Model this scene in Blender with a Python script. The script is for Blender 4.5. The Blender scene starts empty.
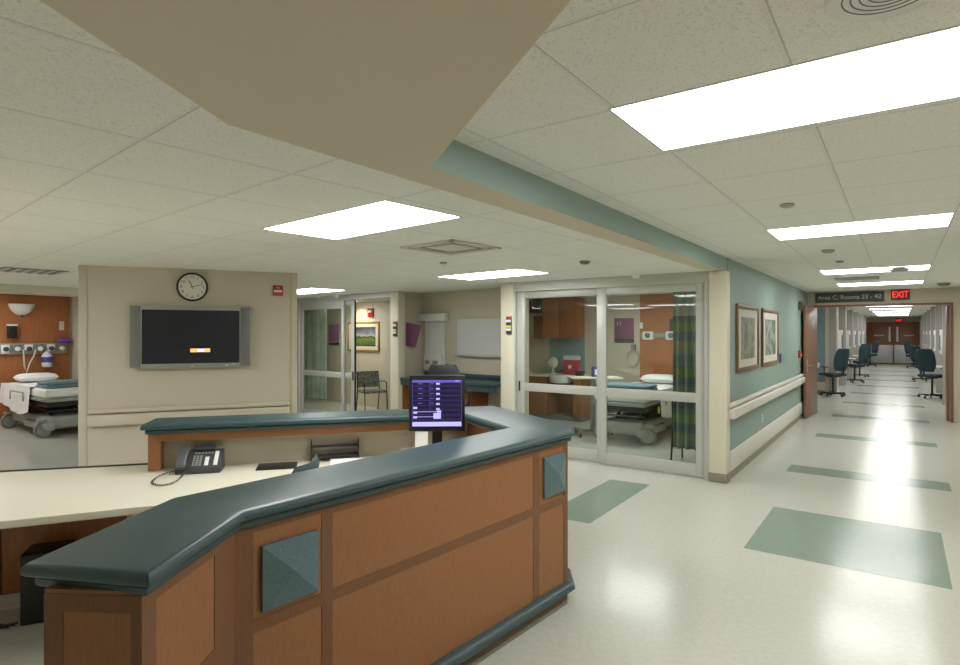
import bpy, bmesh, math, random
from mathutils import Vector, Matrix
from mathutils.geometry import tessellate_polygon
random.seed(7)
C = bpy.context.scene.collection
PI = math.pi
R = math.radians

# ------------------------------------------------------------------ camera, world, exposure
cam = bpy.data.cameras.new('camera'); camo = bpy.data.objects.new('camera', cam); C.objects.link(camo)
camo.location = (0, 0, 1.663); camo.rotation_euler = (R(90), 0, R(35.7))
cam.sensor_width = 36; cam.lens = 585.0/960*36; cam.shift_y = 0.0005
cam.clip_start = 0.05; cam.clip_end = 120
bpy.context.scene.camera = camo
w = bpy.data.worlds.new('world'); bpy.context.scene.world = w; w.use_nodes = True
w.node_tree.nodes['Background'].inputs[0].default_value = (.55, .58, .56, 1)
w.node_tree.nodes['Background'].inputs[1].default_value = .3
vs = bpy.context.scene.view_settings
bpy.context.scene.display_settings.display_device = 'sRGB'
vs.view_transform = 'Standard'; vs.look = 'None'; vs.gamma = 1; vs.use_curve_mapping = False
vs.exposure = 1.33
LAMP = 6.0                      # radiance of the troffer diffusers

# ------------------------------------------------------------------ materials
def mat(name, col, rough=.5, metal=0, noise=0, nscale=20, bump=0, bscale=60, emit=0, spec=.5, coat=0, alpha=1, stretch=None):
    m = bpy.data.materials.new(name); m.use_nodes = True
    nt = m.node_tree; b = nt.nodes['Principled BSDF']
    b.inputs['Base Color'].default_value = (*col, 1); b.inputs['Roughness'].default_value = rough
    b.inputs['Metallic'].default_value = metal; b.inputs['Specular IOR Level'].default_value = spec
    b.inputs['Coat Weight'].default_value = coat
    if emit:
        b.inputs['Emission Color'].default_value = (*col, 1); b.inputs['Emission Strength'].default_value = emit
    if noise or bump:
        tc = nt.nodes.new('ShaderNodeTexCoord'); mp = nt.nodes.new('ShaderNodeMapping')
        nt.links.new(tc.outputs['Object'], mp.inputs[0])
        if stretch: mp.inputs['Scale'].default_value = stretch
    if noise:
        n = nt.nodes.new('ShaderNodeTexNoise'); n.inputs['Scale'].default_value = nscale; n.inputs['Detail'].default_value = 5
        nt.links.new(mp.outputs[0], n.inputs['Vector'])
        r = nt.nodes.new('ShaderNodeValToRGB')
        r.color_ramp.elements[0].position = .3; r.color_ramp.elements[1].position = .7
        r.color_ramp.elements[0].color = (*[max(0, c*(1-noise)) for c in col], 1)
        r.color_ramp.elements[1].color = (*[min(1, c*(1+noise)) for c in col], 1)
        nt.links.new(n.outputs['Fac'], r.inputs[0]); nt.links.new(r.outputs[0], b.inputs['Base Color'])
    if bump:
        n2 = nt.nodes.new('ShaderNodeTexNoise'); n2.inputs['Scale'].default_value = bscale
        nt.links.new(mp.outputs[0], n2.inputs['Vector'])
        bp = nt.nodes.new('ShaderNodeBump'); bp.inputs['Strength'].default_value = bump; bp.inputs['Distance'].default_value = .01
        nt.links.new(n2.outputs['Fac'], bp.inputs['Height']); nt.links.new(bp.outputs[0], b.inputs['Normal'])
    return m

def ceiling_mat(name, ox, oy, ang, sx, sy, col):
    m = mat(name, col, .9); nt = m.node_tree; L = nt.links; N = nt.nodes; b = N['Principled BSDF']
    g = N.new('ShaderNodeNewGeometry'); mp = N.new('ShaderNodeMapping'); mp.vector_type = 'TEXTURE'
    mp.inputs['Location'].default_value = (ox, oy, 0); mp.inputs['Rotation'].default_value = (0, 0, ang)
    L.new(g.outputs['Position'], mp.inputs[0])
    sp = N.new('ShaderNodeSeparateXYZ'); L.new(mp.outputs[0], sp.inputs[0])
    ms = []
    for k, s in ((0, sx), (1, sy)):
        a = N.new('ShaderNodeMath'); a.operation = 'DIVIDE'; a.inputs[1].default_value = s; L.new(sp.outputs[k], a.inputs[0])
        a2 = N.new('ShaderNodeMath'); a2.operation = 'FRACT'; L.new(a.outputs[0], a2.inputs[0])
        d = N.new('ShaderNodeMath'); d.operation = 'MULTIPLY'; d.inputs[1].default_value = s; L.new(a2.outputs[0], d.inputs[0]); ms.append(d)
    mn = N.new('ShaderNodeMath'); mn.operation = 'MINIMUM'; L.new(ms[0].outputs[0], mn.inputs[0]); L.new(ms[1].outputs[0], mn.inputs[1])
    rp = N.new('ShaderNodeValToRGB'); L.new(mn.outputs[0], rp.inputs[0]); e = rp.color_ramp
    bar = [c*.95 for c in col]; dark = [c*.55 for c in col]
    e.elements[0].position = 0; e.elements[0].color = (*bar, 1)
    e.elements[1].position = .018; e.elements[1].color = (*bar, 1)
    for p, c in ((.019, dark), (.0215, dark), (.0225, col)):
        q = e.elements.new(p); q.color = (*c, 1)
    # fissured specks on the tiles
    v = N.new('ShaderNodeTexNoise'); v.inputs['Scale'].default_value = 120; v.inputs['Detail'].default_value = 2
    v.inputs['Roughness'].default_value = .7
    L.new(g.outputs['Position'], v.inputs['Vector'])
    r2 = N.new('ShaderNodeValToRGB'); L.new(v.outputs['Fac'], r2.inputs[0])
    r2.color_ramp.elements[0].position = .36; r2.color_ramp.elements[0].color = (.80, .80, .79, 1)
    r2.color_ramp.elements[1].position = .44; r2.color_ramp.elements[1].color = (1, 1, 1, 1)
    mx = N.new('ShaderNodeMix'); mx.data_type = 'RGBA'; mx.blend_type = 'MULTIPLY'; mx.inputs[0].default_value = 1
    L.new(rp.outputs[0], mx.inputs[6]); L.new(r2.outputs[0], mx.inputs[7]); L.new(mx.outputs[2], b.inputs['Base Color'])
    return m

def glass_mat(name='glass', tint=(.93, .97, .95)):
    m = bpy.data.materials.new(name); m.use_nodes = True; nt = m.node_tree
    for n in list(nt.nodes): nt.nodes.remove(n)
    o = nt.nodes.new('ShaderNodeOutputMaterial'); mx = nt.nodes.new('ShaderNodeMixShader')
    t = nt.nodes.new('ShaderNodeBsdfTransparent'); t.inputs[0].default_value = (*tint, 1)
    g = nt.nodes.new('ShaderNodeBsdfGlossy'); g.inputs['Roughness'].default_value = .01
    f = nt.nodes.new('ShaderNodeLayerWeight'); f.inputs[0].default_value = .5
    pw = nt.nodes.new('ShaderNodeMath'); pw.operation = 'POWER'; pw.inputs[1].default_value = 4.0
    ma = nt.nodes.new('ShaderNodeMath'); ma.operation = 'MULTIPLY_ADD'; ma.inputs[1].default_value = .7; ma.inputs[2].default_value = .03
    nt.links.new(f.outputs['Facing'], pw.inputs[0]); nt.links.new(pw.outputs[0], ma.inputs[0])
    nt.links.new(ma.outputs[0], mx.inputs[0]); nt.links.new(t.outputs[0], mx.inputs[1]); nt.links.new(g.outputs[0], mx.inputs[2])
    nt.links.new(mx.outputs[0], o.inputs[0]); return m

def plaid_mat(name):
    m = mat(name, (.2, .3, .2), .85); nt = m.node_tree; N = nt.nodes; L = nt.links
    tc = N.new('ShaderNodeTexCoord'); sp = N.new('ShaderNodeSeparateXYZ'); L.new(tc.outputs['Object'], sp.inputs[0])
    def ramp(src, period, stops):
        a = N.new('ShaderNodeMath'); a.operation = 'MULTIPLY'; a.inputs[1].default_value = 1/period; L.new(src, a.inputs[0])
        f = N.new('ShaderNodeMath'); f.operation = 'FRACT'; L.new(a.outputs[0], f.inputs[0])
        r = N.new('ShaderNodeValToRGB'); r.color_ramp.interpolation = 'CONSTANT'; L.new(f.outputs[0], r.inputs[0])
        r.color_ramp.elements[0].color = (*stops[0][1], 1); r.color_ramp.elements[0].position = 0
        r.color_ramp.elements[1].color = (*stops[1][1], 1); r.color_ramp.elements[1].position = stops[1][0]
        for p, c in stops[2:]:
            q = r.color_ramp.elements.new(p); q.color = (*c, 1)
        return r
    gz = ramp(sp.outputs[2], .56, [(0, (.24, .30, .14)), (.2, (.17, .23, .20)), (.32, (.13, .18, .20)), (.5, (.20, .26, .22)), (.62, (.24, .29, .17)), (.8, (.15, .20, .23))])
    gx = ramp(sp.outputs[0], .075, [(0, (1, 1, .95)), (.4, (.82, .86, .95)), (.7, (1.1, 1.12, .95))])
    mx = N.new('ShaderNodeMix'); mx.data_type = 'RGBA'; mx.blend_type = 'MULTIPLY'; mx.inputs[0].default_value = 1
    L.new(gz.outputs[0], mx.inputs[6]); L.new(gx.outputs[0], mx.inputs[7]); L.new(mx.outputs[2], N['Principled BSDF'].inputs['Base Color'])
    return m

def picture_mat(name, stops, scale, seed, axis_mix=.5):
    m = mat(name, (.3, .3, .3), .5); nt = m.node_tree; N = nt.nodes; L = nt.links
    tc = N.new('ShaderNodeTexCoord'); n = N.new('ShaderNodeTexNoise'); n.inputs['Scale'].default_value = scale; n.inputs['Detail'].default_value = 6
    n.noise_dimensions = '4D'; n.inputs['W'].default_value = seed
    L.new(tc.outputs['Object'], n.inputs['Vector'])
    sp = N.new('ShaderNodeSeparateXYZ'); L.new(tc.outputs['Generated'], sp.inputs[0])
    mu = N.new('ShaderNodeMath'); mu.operation = 'MULTIPLY'; mu.inputs[1].default_value = axis_mix; L.new(sp.outputs[2], mu.inputs[0])
    mn = N.new('ShaderNodeMath'); mn.operation = 'MULTIPLY_ADD'; mn.inputs[1].default_value = 1-axis_mix; L.new(n.outputs['Fac'], mn.inputs[0]); L.new(mu.outputs[0], mn.inputs[2])
    r = N.new('ShaderNodeValToRGB'); L.new(mn.outputs[0], r.inputs[0]); e = r.color_ramp.elements
    e[0].position, e[0].color = stops[0][0], (*stops[0][1], 1); e[1].position, e[1].color = stops[-1][0], (*stops[-1][1], 1)
    for p, c in stops[1:-1]:
        q = e.new(p); q.color = (*c, 1)
    L.new(r.outputs[0], N['Principled BSDF'].inputs['Base Color']); return m

M = dict(
    cream=mat('painted_wall', (.59, .54, .42), .75, bump=.05, bscale=180),
    soffit=mat('soffit_paint', (.64, .575, .44), .8, bump=.04, bscale=180),
    teal=mat('teal_paint', (.265, .365, .325), .6, bump=.05, bscale=180),
    blue=mat('blue_paint', (.20, .31, .36), .7),
    offwhite=mat('offwhite_trim', (.70, .67, .61), .45),
    pilaster=mat('grey_pilaster', (.40, .38, .37), .5),
    post=mat('cream_post', (.70, .67, .53), .5),
    cove=mat('cove_base', (.27, .25, .19), .5),
    floor=None,
    alu=mat('brushed_aluminium', (.52, .53, .48), .4, .2),
    counter=mat('teal_solid_surface', (.034, .071, .078), .36, noise=.3, nscale=260, spec=.5),
    tile=mat('blue_green_tile', (.095, .165, .185), .45, noise=.3, nscale=220),
    wood=mat('anigre_veneer', (.31, .132, .047), .45, noise=.1, nscale=40, stretch=(3, 3, .6)),
    woodband=mat('veneer_band', (.19, .082, .032), .45, noise=.1, nscale=40, stretch=(3, 3, .6)),
    wooddark=mat('cherry_veneer', (.30, .115, .035), .4, noise=.15, nscale=9, stretch=(6, 6, .6)),
    headwood=mat('headwall_veneer', (.38, .14, .045), .45, noise=.12, nscale=8, stretch=(5, 5, .5)),
    doorwood=mat('door_veneer', (.24, .125, .075), .4, noise=.15, nscale=9, stretch=(8, 8, .6)),
    laminate=mat('cream_laminate', (.72, .69, .56), .35),
    panelcream=mat('panel_laminate', (.50, .46, .35), .5),
    black=mat('black_plastic', (.012, .012, .013), .4),
    dgrey=mat('dark_grey_plastic', (.05, .052, .055), .45),
    mgrey=mat('mid_grey_plastic', (.19, .195, .19), .5),
    bedgrey=mat('bed_grey_plastic', (.30, .31, .28), .5),
    mgrey2=mat('handset_grey', (.085, .09, .095), .35),
    silver=mat('silver_plastic', (.36, .37, .34), .35, .3),
    chrome=mat('chrome', (.7, .7, .7), .15, 1),
    white=mat('white_plastic', (.8, .8, .78), .4),
    linen=mat('white_linen', (.82, .82, .80), .9, bump=.2, bscale=25),
    blanket=mat('blue_blanket', (.16, .25, .28), .95, bump=.3, bscale=60),
    screen=mat('dark_screen', (.022, .025, .034), .25),
    kick=mat('steel_kick_plate', (.66, .66, .65), .4, .2),
    paper=mat('paper', (.80, .79, .74), .8),
    red=mat('red_plastic', (.42, .035, .02), .4),
    redbin=mat('red_bin', (.45, .03, .06), .35),
    clearlid=mat('clear_lid', (.7, .72, .72), .3),
    plum=mat('plum_sign', (.22, .075, .17), .5),
    pink=mat('pink_sign', (.42, .17, .38), .5),
    signgrey=mat('sign_grey', (.07, .08, .072), .5),
    signtext=mat('sign_text', (.62, .63, .60), .6),
    seatblue=mat('blue_chair_fabric', (.020, .046, .058), .85, bump=.2, bscale=200),
    seatslate=mat('slate_chair_fabric', (.075, .115, .135), .7),
    seatgrey=mat('grey_chair_fabric', (.05, .055, .06), .85),
    pattern=mat('patterned_fabric', (.20, .20, .17), .9, noise=.8, nscale=35),
    whiteboard=mat('whiteboard', (.62, .65, .62), .25),
    bluewall=mat('teal_backsplash', (.25, .38, .38), .5),
    frame=mat('picture_frame_wood', (.19, .105, .05), .4),
    framegold=mat('picture_frame_oak', (.33, .19, .07), .4),
    matboard=mat('mat_board', (.62, .60, .52), .8),
    yellow=mat('yellow_label', (.75, .75, .05), .5),
    green=mat('green_label', (.1, .45, .12), .5),
    bluelabel=mat('blue_label', (.05, .07, .35), .5),
    brown=mat('brown_bumper', (.10, .06, .04), .6),
    glass=glass_mat(),
    plaid=plaid_mat('plaid_curtain'),
    net=mat('curtain_mesh', (.42, .44, .40), .9),
    palegreen=mat('pale_green_curtain', (.46, .52, .42), .9, noise=.25, nscale=4),
    lit=mat('troffer_diffuser', (1, 1, .99), .6, emit=LAMP),
    redlit=mat('exit_letters', (1, .02, .015), .5, emit=.8),
    scr_bg=mat('monitor_screen', (.007, .0045, .017), .3, emit=.8),
    scr_hi=mat('monitor_highlight', (.24, .23, .50), .3, emit=.8),
    scr_mid=mat('monitor_line', (.05, .04, .18), .3, emit=1.0),
    scr_or=mat('tv_orange', (.8, .42, .10), .3, emit=.5),
    scr_pk=mat('tv_pink', (.75, .6, .9), .3, emit=.5),
    ceilR=ceiling_mat('ceiling_tiles', -.893, 1.43, 0, .595, .655, (.86, .86, .81)),
    ceilL=ceiling_mat('ceiling_tiles_station', -2.187, 1.59, R(-5.3), .655, .605, (.86, .855, .79)),
    ceilplain=mat('plain_ceiling', (.68, .67, .6), .9),
)
# glossy sheet flooring with soft waviness
def floor_mat(name, col):
    m = mat(name, col, .2, noise=.05, nscale=30, spec=.45); nt = m.node_tree; b = nt.nodes['Principled BSDF']
    g = nt.nodes.new('ShaderNodeNewGeometry')
    n = nt.nodes.new('ShaderNodeTexNoise'); n.inputs['Scale'].default_value = 2.2; n.inputs['Detail'].default_value = 2
    nt.links.new(g.outputs['Position'], n.inputs['Vector'])
    n3 = nt.nodes.new('ShaderNodeTexNoise'); n3.inputs['Scale'].default_value = 14; n3.inputs['Detail'].default_value = 2
    nt.links.new(g.outputs['Position'], n3.inputs['Vector'])
    ad = nt.nodes.new('ShaderNodeMath'); ad.operation = 'MULTIPLY_ADD'; ad.inputs[1].default_value = .12
    nt.links.new(n3.outputs['Fac'], ad.inputs[0]); nt.links.new(n.outputs['Fac'], ad.inputs[2])
    bp = nt.nodes.new('ShaderNodeBump'); bp.inputs['Strength'].default_value = .35; bp.inputs['Distance'].default_value = .01
    nt.links.new(ad.outputs[0], bp.inputs['Height']); nt.links.new(bp.outputs[0], b.inputs['Normal'])
    return m
M['floor'] = floor_mat('floor_sheet', (.57, .575, .50))
M['band'] = floor_mat('floor_green_inlay', (.235, .31, .245))

# ------------------------------------------------------------------ mesh builder
class MB:
    def __init__(s): s.bm = bmesh.new()
    def _t(s, verts, mi, faces=None):
        fs = set()
        for v in verts:
            for f in v.link_faces: fs.add(f)
        for f in fs: f.material_index = mi
        return s
    def box(s, x0, y0, z0, x1, y1, z1, bev=0, mi=0, seg=2, rot=None, about=None):
        g = bmesh.ops.create_cube(s.bm, size=1)
        vs_ = g['verts']
        for v in vs_:
            v.co = Vector(((x0+x1)/2+v.co.x*(x1-x0), (y0+y1)/2+v.co.y*(y1-y0), (z0+z1)/2+v.co.z*(z1-z0)))
        if rot is not None:
            c = Vector(about) if about else Vector(((x0+x1)/2, (y0+y1)/2, (z0+z1)/2))
            for v in vs_: v.co = c + rot @ (v.co-c)
        s._t(vs_, mi)
        if bev:
            es = list({e for v in vs_ for e in v.link_edges})
            r = bmesh.ops.bevel(s.bm, geom=es, offset=bev, segments=seg, profile=.5, affect='EDGES')
            for f in r['faces']: f.material_index = mi
        return s
    def cyl(s, p0, p1, r0, r1=None, seg=16, mi=0, cap=True):
        r1 = r0 if r1 is None else r1
        p0, p1 = Vector(p0), Vector(p1); d = p1-p0
        g = bmesh.ops.create_cone(s.bm, cap_ends=cap, segments=seg, radius1=r0, radius2=r1, depth=d.length)
        q = d.to_track_quat('Z', 'Y').to_matrix(); c = (p0+p1)/2
        for v in g['verts']: v.co = c + q @ v.co
        return s._t(g['verts'], mi)
    def ell(s, c, r, seg=16, mi=0):
        g = bmesh.ops.create_uvsphere(s.bm, u_segments=seg, v_segments=max(6, seg//2), radius=1)
        for v in g['verts']: v.co = Vector((c[0]+v.co.x*r[0], c[1]+v.co.y*r[1], c[2]+v.co.z*r[2]))
        return s._t(g['verts'], mi)
    def tube(s, pts, r, seg=8, mi=0, closed=False):
        pts = [Vector(p) for p in pts]; rings = []
        n = len(pts)
        for i, p in enumerate(pts):
            a = pts[i-1] if i > 0 else p; b = pts[i+1] if i < n-1 else p
            q = (b-a).to_track_quat('Z', 'Y').to_matrix()
            rings.append([s.bm.verts.new(p + q @ Vector((r*math.cos(2*PI*k/seg), r*math.sin(2*PI*k/seg), 0))) for k in range(seg)])
        for i in range(n-1):
            A, B = rings[i], rings[i+1]
            # align
            off = min(range(seg), key=lambda o: sum((A[k].co-B[(k+o) % seg].co).length for k in range(0, seg, 2)))
            rings[i+1] = B = B[off:]+B[:off]
            for k in range(seg):
                f = s.bm.faces.new((A[k], A[(k+1) % seg], B[(k+1) % seg], B[k])); f.material_index = mi
        for rg in (rings[0], rings[-1]):
            f = s.bm.faces.new(rg); f.material_index = mi
        return s
    def _cap(s, vl, mi):
        for tri in tessellate_polygon([[v.co.copy() for v in vl]]):
            s.bm.faces.new([vl[i] for i in tri]).material_index = mi
    def prism(s, poly, z0, z1, mi=0, side_mi=None):
        b = [s.bm.verts.new((x, y, z0)) for x, y in poly]; t = [s.bm.verts.new((x, y, z1)) for x, y in poly]
        n = len(poly)
        for k in range(n):
            f = s.bm.faces.new((b[k], b[(k+1) % n], t[(k+1) % n], t[k])); f.material_index = (side_mi or {}).get(k, mi)
        s._cap(b, mi); s._cap(t, mi)
        return s
    def rings(s, rgs, mi=0):           # stack of closed loops -> solid
        V = [[s.bm.verts.new(p) for p in rg] for rg in rgs]; n = len(V[0])
        for A, B in zip(V, V[1:]):
            for k in range(n):
                f = s.bm.faces.new((A[k], A[(k+1) % n], B[(k+1) % n], B[k])); f.material_index = mi
        s._cap(V[0], mi); s._cap(V[-1], mi); return s
    def lathe(s, prof, c=(0, 0, 0), seg=24, mi=0, axis='z'):
        rg = []
        for r, h in prof:
            ring = []
            for k in range(seg):
                a = 2*PI*k/seg; p = (r*math.cos(a), r*math.sin(a), h)
                if axis == 'y': p = (p[0], h, p[1])
                ring.append(s.bm.verts.new((c[0]+p[0], c[1]+p[1], c[2]+p[2])))
            rg.append(ring)
        for A, B in zip(rg, rg[1:]):
            for k in range(seg):
                f = s.bm.faces.new((A[k], A[(k+1) % seg], B[(k+1) % seg], B[k])); f.material_index = mi
        for ring in (rg[0], rg[-1]):
            try: s.bm.faces.new(ring).material_index = mi
            except Exception: pass
        return s
    def grid(s, fn, nu, nv, thick=0, mi=0):
        V = [[s.bm.verts.new(fn(i/nu, j/nv)) for j in range(nv+1)] for i in range(nu+1)]
        fs = []
        for i in range(nu):
            for j in range(nv):
                f = s.bm.faces.new((V[i][j], V[i+1][j], V[i+1][j+1], V[i][j+1])); f.material_index = mi; fs.append(f)
        if thick: bmesh.ops.solidify(s.bm, geom=fs, thickness=thick)
        return s
    def build(s, name, mats, parent=None, loc=None, rotz=0, smooth=True):
        bmesh.ops.remove_doubles(s.bm, verts=s.bm.verts, dist=1e-6)
        bmesh.ops.recalc_face_normals(s.bm, faces=s.bm.faces)
        me = bpy.data.meshes.new(name); s.bm.to_mesh(me); s.bm.free()
        for m in (mats if isinstance(mats, (list, tuple)) else [mats]): me.materials.append(M[m] if isinstance(m, str) else m)
        if smooth:
            me.shade_smooth(); me.set_sharp_from_angle(angle=R(35))
        o = bpy.data.objects.new(name, me); C.objects.link(o)
        if parent: o.parent = parent
        if loc is not None: o.location = loc; o.rotation_euler = (0, 0, rotz)
        return o

def tag(o, label, cat, group=None, kind=None):
    o['label'] = label; o['category'] = cat
    if group: o['group'] = group
    if kind: o['kind'] = kind
    return o
def thing(name, label, cat, loc=(0, 0, 0), rotz=0, group=None):
    o = bpy.data.objects.new(name, None); o.empty_display_size = .1; C.objects.link(o)
    o.location = loc; o.rotation_euler = (0, 0, rotz); return tag(o, label, cat, group)
def struct(o, label=None, cat=None):
    o['kind'] = 'structure'
    if label: o['label'] = label
    if cat: o['category'] = cat
    return o
def estruct(name, loc=(0, 0, 0), rotz=0, label=None, cat=None):
    o = bpy.data.objects.new(name, None); o.empty_display_size = .1; C.objects.link(o)
    o.location = loc; o.rotation_euler = (0, 0, rotz); return struct(o, label, cat)
def copy_tree(o, loc=None, rotz=None, label=None, parent=None):
    c = o.copy(); C.objects.link(c)
    if parent: c.parent = parent
    if loc is not None: c.location = loc
    if rotz is not None: c.rotation_euler = (0, 0, rotz)
    if label: c['label'] = label
    for ch in list(o.children): copy_tree(ch, parent=c)
    return c
def text(name, s, size, m, parent, loc, extr=.001, align='CENTER', rot=(PI/2, 0, 0), sx=1):
    cu = bpy.data.curves.new(name, 'FONT'); cu.body = s; cu.size = size; cu.extrude = extr; cu.align_x = align; cu.align_y = 'CENTER'
    t = bpy.data.objects.new('tmp', cu); C.objects.link(t)
    dg = bpy.context.evaluated_depsgraph_get(); me = bpy.data.meshes.new_from_object(t.evaluated_get(dg))
    bpy.data.objects.remove(t); bpy.data.curves.remove(cu)
    me.name = name; me.materials.clear(); me.materials.append(M[m])
    me.transform(Matrix.Translation(Vector(loc)) @ Matrix.Rotation(rot[2], 4, 'Z') @ Matrix.Rotation(rot[0], 4, 'X') @ Matrix.Diagonal((sx, 1, 1, 1)))
    o = bpy.data.objects.new(name, me); C.objects.link(o); o.parent = parent; return o
def offset_poly(poly, d):      # positive d = inwards for a CCW polygon
    n = len(poly); out = []
    for i in range(n):
        p0, p1, p2 = Vector(poly[i-1]), Vector(poly[i]), Vector(poly[(i+1) % n])
        a = (p1-p0).normalized(); b = (p2-p1).normalized()
        na = Vector((-a.y, a.x)); nb = Vector((-b.y, b.x)); k = (na+nb)
        k = k/ max(.2, k.dot(na)) if k.length > 1e-6 else na
        out.append(tuple(p1 + k*d))
    return out

ZR, ZL = 2.5115, 2.3624
XW = -1.58
A_T = R(57.96)                 # TV wall and patient room left
T0 = Vector((-6.86, 2.479, 0))
A_G = R(-5.74); G0 = Vector((-4.4, 6.9, 0))
def fr(o, a, x, y, z=0):
    return (o[0]+x*math.cos(a)-y*math.sin(a), o[1]+x*math.sin(a)+y*math.cos(a), z)
def gp(x, y, z=0): return fr(G0, A_G, x, y, z)
def tp(x, y, z=0): return fr(T0, A_T, x, y, z)

# ================================================================== SETTING
# floor with green inlays
b = MB(); b.box(-16, -3.2, -.1, 3, 41, 0)
def inlay(pts):
    vv = [b.bm.verts.new((x, y, .0012)) for x, y in pts]; f = b.bm.faces.new(vv); f.material_index = 1
inlay([(-.985, 6.185), (.275, 6.185), (.275, 4.86), (-.985, 4.86)])
inlay([(-2.673, 6.257), (-2.222, 6.29), (-2.20, 4.70), (-2.66, 4.67)])
for y0, y1 in ((7.86, 8.30), (10.77, 11.16), (13.55, 13.98), (16.3, 16.75), (19.1, 19.5), (21.9, 22.3), (24.8, 25.2), (27.8, 28.2), (31, 31.4), (34, 34.4)):
    inlay([(-1.12, y1), (.44, y1), (.44, y0), (-1.12, y0)])
struct(b.build('floor', ['floor', 'band'], smooth=False))

# ceilings
b = MB()
b.prism([(-1.60, -3.2), (-1.60, 14), (-2.6, 14), (-2.6, 18.4), (-1.5, 18.4), (-1.5, 39), (1.0, 39), (1.0, -3.2)], ZR, ZR+.1)
struct(b.build('ceiling', ['ceilR'], smooth=False))
b = MB()
b.prism([(-1.7, 6.9), (-1.7, 11.3), (-16, 11.3), (-16, -3.2), (-.2, -3.2), (-.2, -.6), (-1.5, .7), (-1.75, 1.2)][::-1], ZL, ZL+.1)
struct(b.build('ceiling_station', ['ceilL'], smooth=False))
# soffit over the counter, teal on the corridor face
poly = [(-1.4633, .466), (-1.818, 1.092), (-1.752, 6.984), (-1.59, 6.984), (-1.592, 1.864), (-.569, 1.109), (.55, .29), (.55, -3.1), (.2, -3.1), (.05, -2.2)]
poly = poly[::-1]
n = len(poly)
sm = {}
for k in range(n):
    p, q = poly[k], poly[(k+1) % n]
    if abs(p[0]+1.59) < .01 and abs(q[0]+1.59) < .01: sm[k] = 1
b = MB(); b.prism(poly, ZL-.006, ZR+.02, side_mi=sm)
struct(b.build('trim_1', ['soffit', 'teal'], smooth=False), 'tan dropped soffit above the reception counter with a teal edge', 'soffit')

def wall(name, x0, y0, x1, y1, z0=0, z1=2.6, m='cream', loc=None, rotz=0):
    return struct(MB().box(x0, y0, z0, x1, y1, z1).build(name, [m], loc=loc, rotz=rotz, smooth=False))
wall('wall_left', XW-.08, 6.985, XW, 13.95, m='teal')
wall('wall_room_right', XW-.17, 6.99, XW-.081, 10.5)
wall('wall_right', 1.0, -3.2, 1.1, 39, m='cream')
wall('wall_back', -16, -3.3, 3, -3.2)
wall('wall_far_left', -16.1, -3.2, -16, 11.3)
# end wall across the corridor, door opening -1.43..0.76
b = MB(); b.box(-1.60, 13.98, 2.235, .999, 14.1, ZR); b.box(-1.60, 13.98, 0, -1.47, 14.1, 2.235); b.box(.80, 13.98, 0, .999, 14.1, 2.235)
struct(b.build('wall_end', ['cream'], smooth=False))
b = MB(); b.box(-1.47, 13.96, 0, -1.43, 14.12, 2.235); b.box(.76, 13.96, 0, .80, 14.12, 2.235); b.box(-1.43, 13.96, 2.195, .76, 14.12, 2.235)
struct(b.build('trim_2', ['doorwood'], smooth=False), 'thin wooden door lining round the corridor opening', 'door frame')
# room beyond opening on the left (side recess)
wall('wall_recess', -2.7, 14.1, -2.6, 18.5, m='cream')
wall('wall_recess_front', -2.6, 14.101, -1.6, 14.2, m='cream')
wall('wall_recess_back', -2.6, 18.4, -1.66, 18.5, m='blue')
# far corridor walls with pilasters
bL = MB(); bL.box(-1.659, 18.4, 0, -1.58, 38.4, ZR)
struct(bL.build('wall_corridor_left', ['cream'], smooth=False))
def pil(name, x0, x1, ys):
    b = MB()
    for y in ys: b.box(x0, y, 0, x1, y+.14, ZR)
    return struct(b.build(name, ['pilaster'], smooth=False))
pil('trim_3', -1.579, -1.40, [18.40, 21.7, 25.0, 28.3, 31.6, 34.9])
pil('trim_4', .80, .999, [14.9+2.4, 20.6, 23.9, 27.2, 30.5, 33.8, 37.1])
wall('wall_corridor_end', -1.8, 38.4, 1.1, 38.5)

# corridor cove bases / bumpers
b = MB(); b.box(XW, 6.99, 0, XW+.012, 13.94, .1)
struct(b.build('baseboard_left', ['cove'], smooth=False))
b = MB(); b.box(XW+.0005, 7.0, .1, XW+.03, 12.9, .316, bev=.006)
struct(b.build('trim_5', ['offwhite']), 'off-white crash board along the foot of the teal wall', 'crash board')
# cream post at the end of the teal wall
b = MB(); b.box(-1.745, 6.82, .1, -1.555, 6.985, ZL-.008, bev=.012)
p = struct(b.build('trim_6', ['post']), 'cream corner post between the glass doors and teal wall', 'post')
MB().box(-1.75, 6.815, 0, -1.55, 6.985, .1, bev=.006).build('cove_base', ['cove'], p)
# teal handrail
t = thing('handrail', 'long off-white handrail along the teal corridor wall', 'handrail', (XW, 0, 0), 0)
MB().box(.02, 6.93, .70, .085, 12.9, .815, bev=.012, seg=3).build('rail', ['offwhite'], t)
MB().box(.02, 6.93, .828, .06, 12.9, .877, bev=.01, seg=3).build('top_strip', ['offwhite'], t)
MB().box(0.001, 6.95, .72, .02, 12.88, .86).build('backing', ['offwhite'], t)

# ------------------------------------------------------------------ glass room 1
wall('wall_room_back', -6.6, 10.45, -1.66, 10.55)
wall('wall_room_left', -6.68, 7.75, -6.58, 10.45)
struct(MB().box(-3.87, 10.40, .1, -1.76, 10.449, ZL-.001).build('wall_headwall', ['headwood'], smooth=False))
struct(MB().box(-5.76, 10.43, .9, -4.99, 10.449, 1.56).build('wall_backsplash', ['bluewall'], smooth=False))
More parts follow.
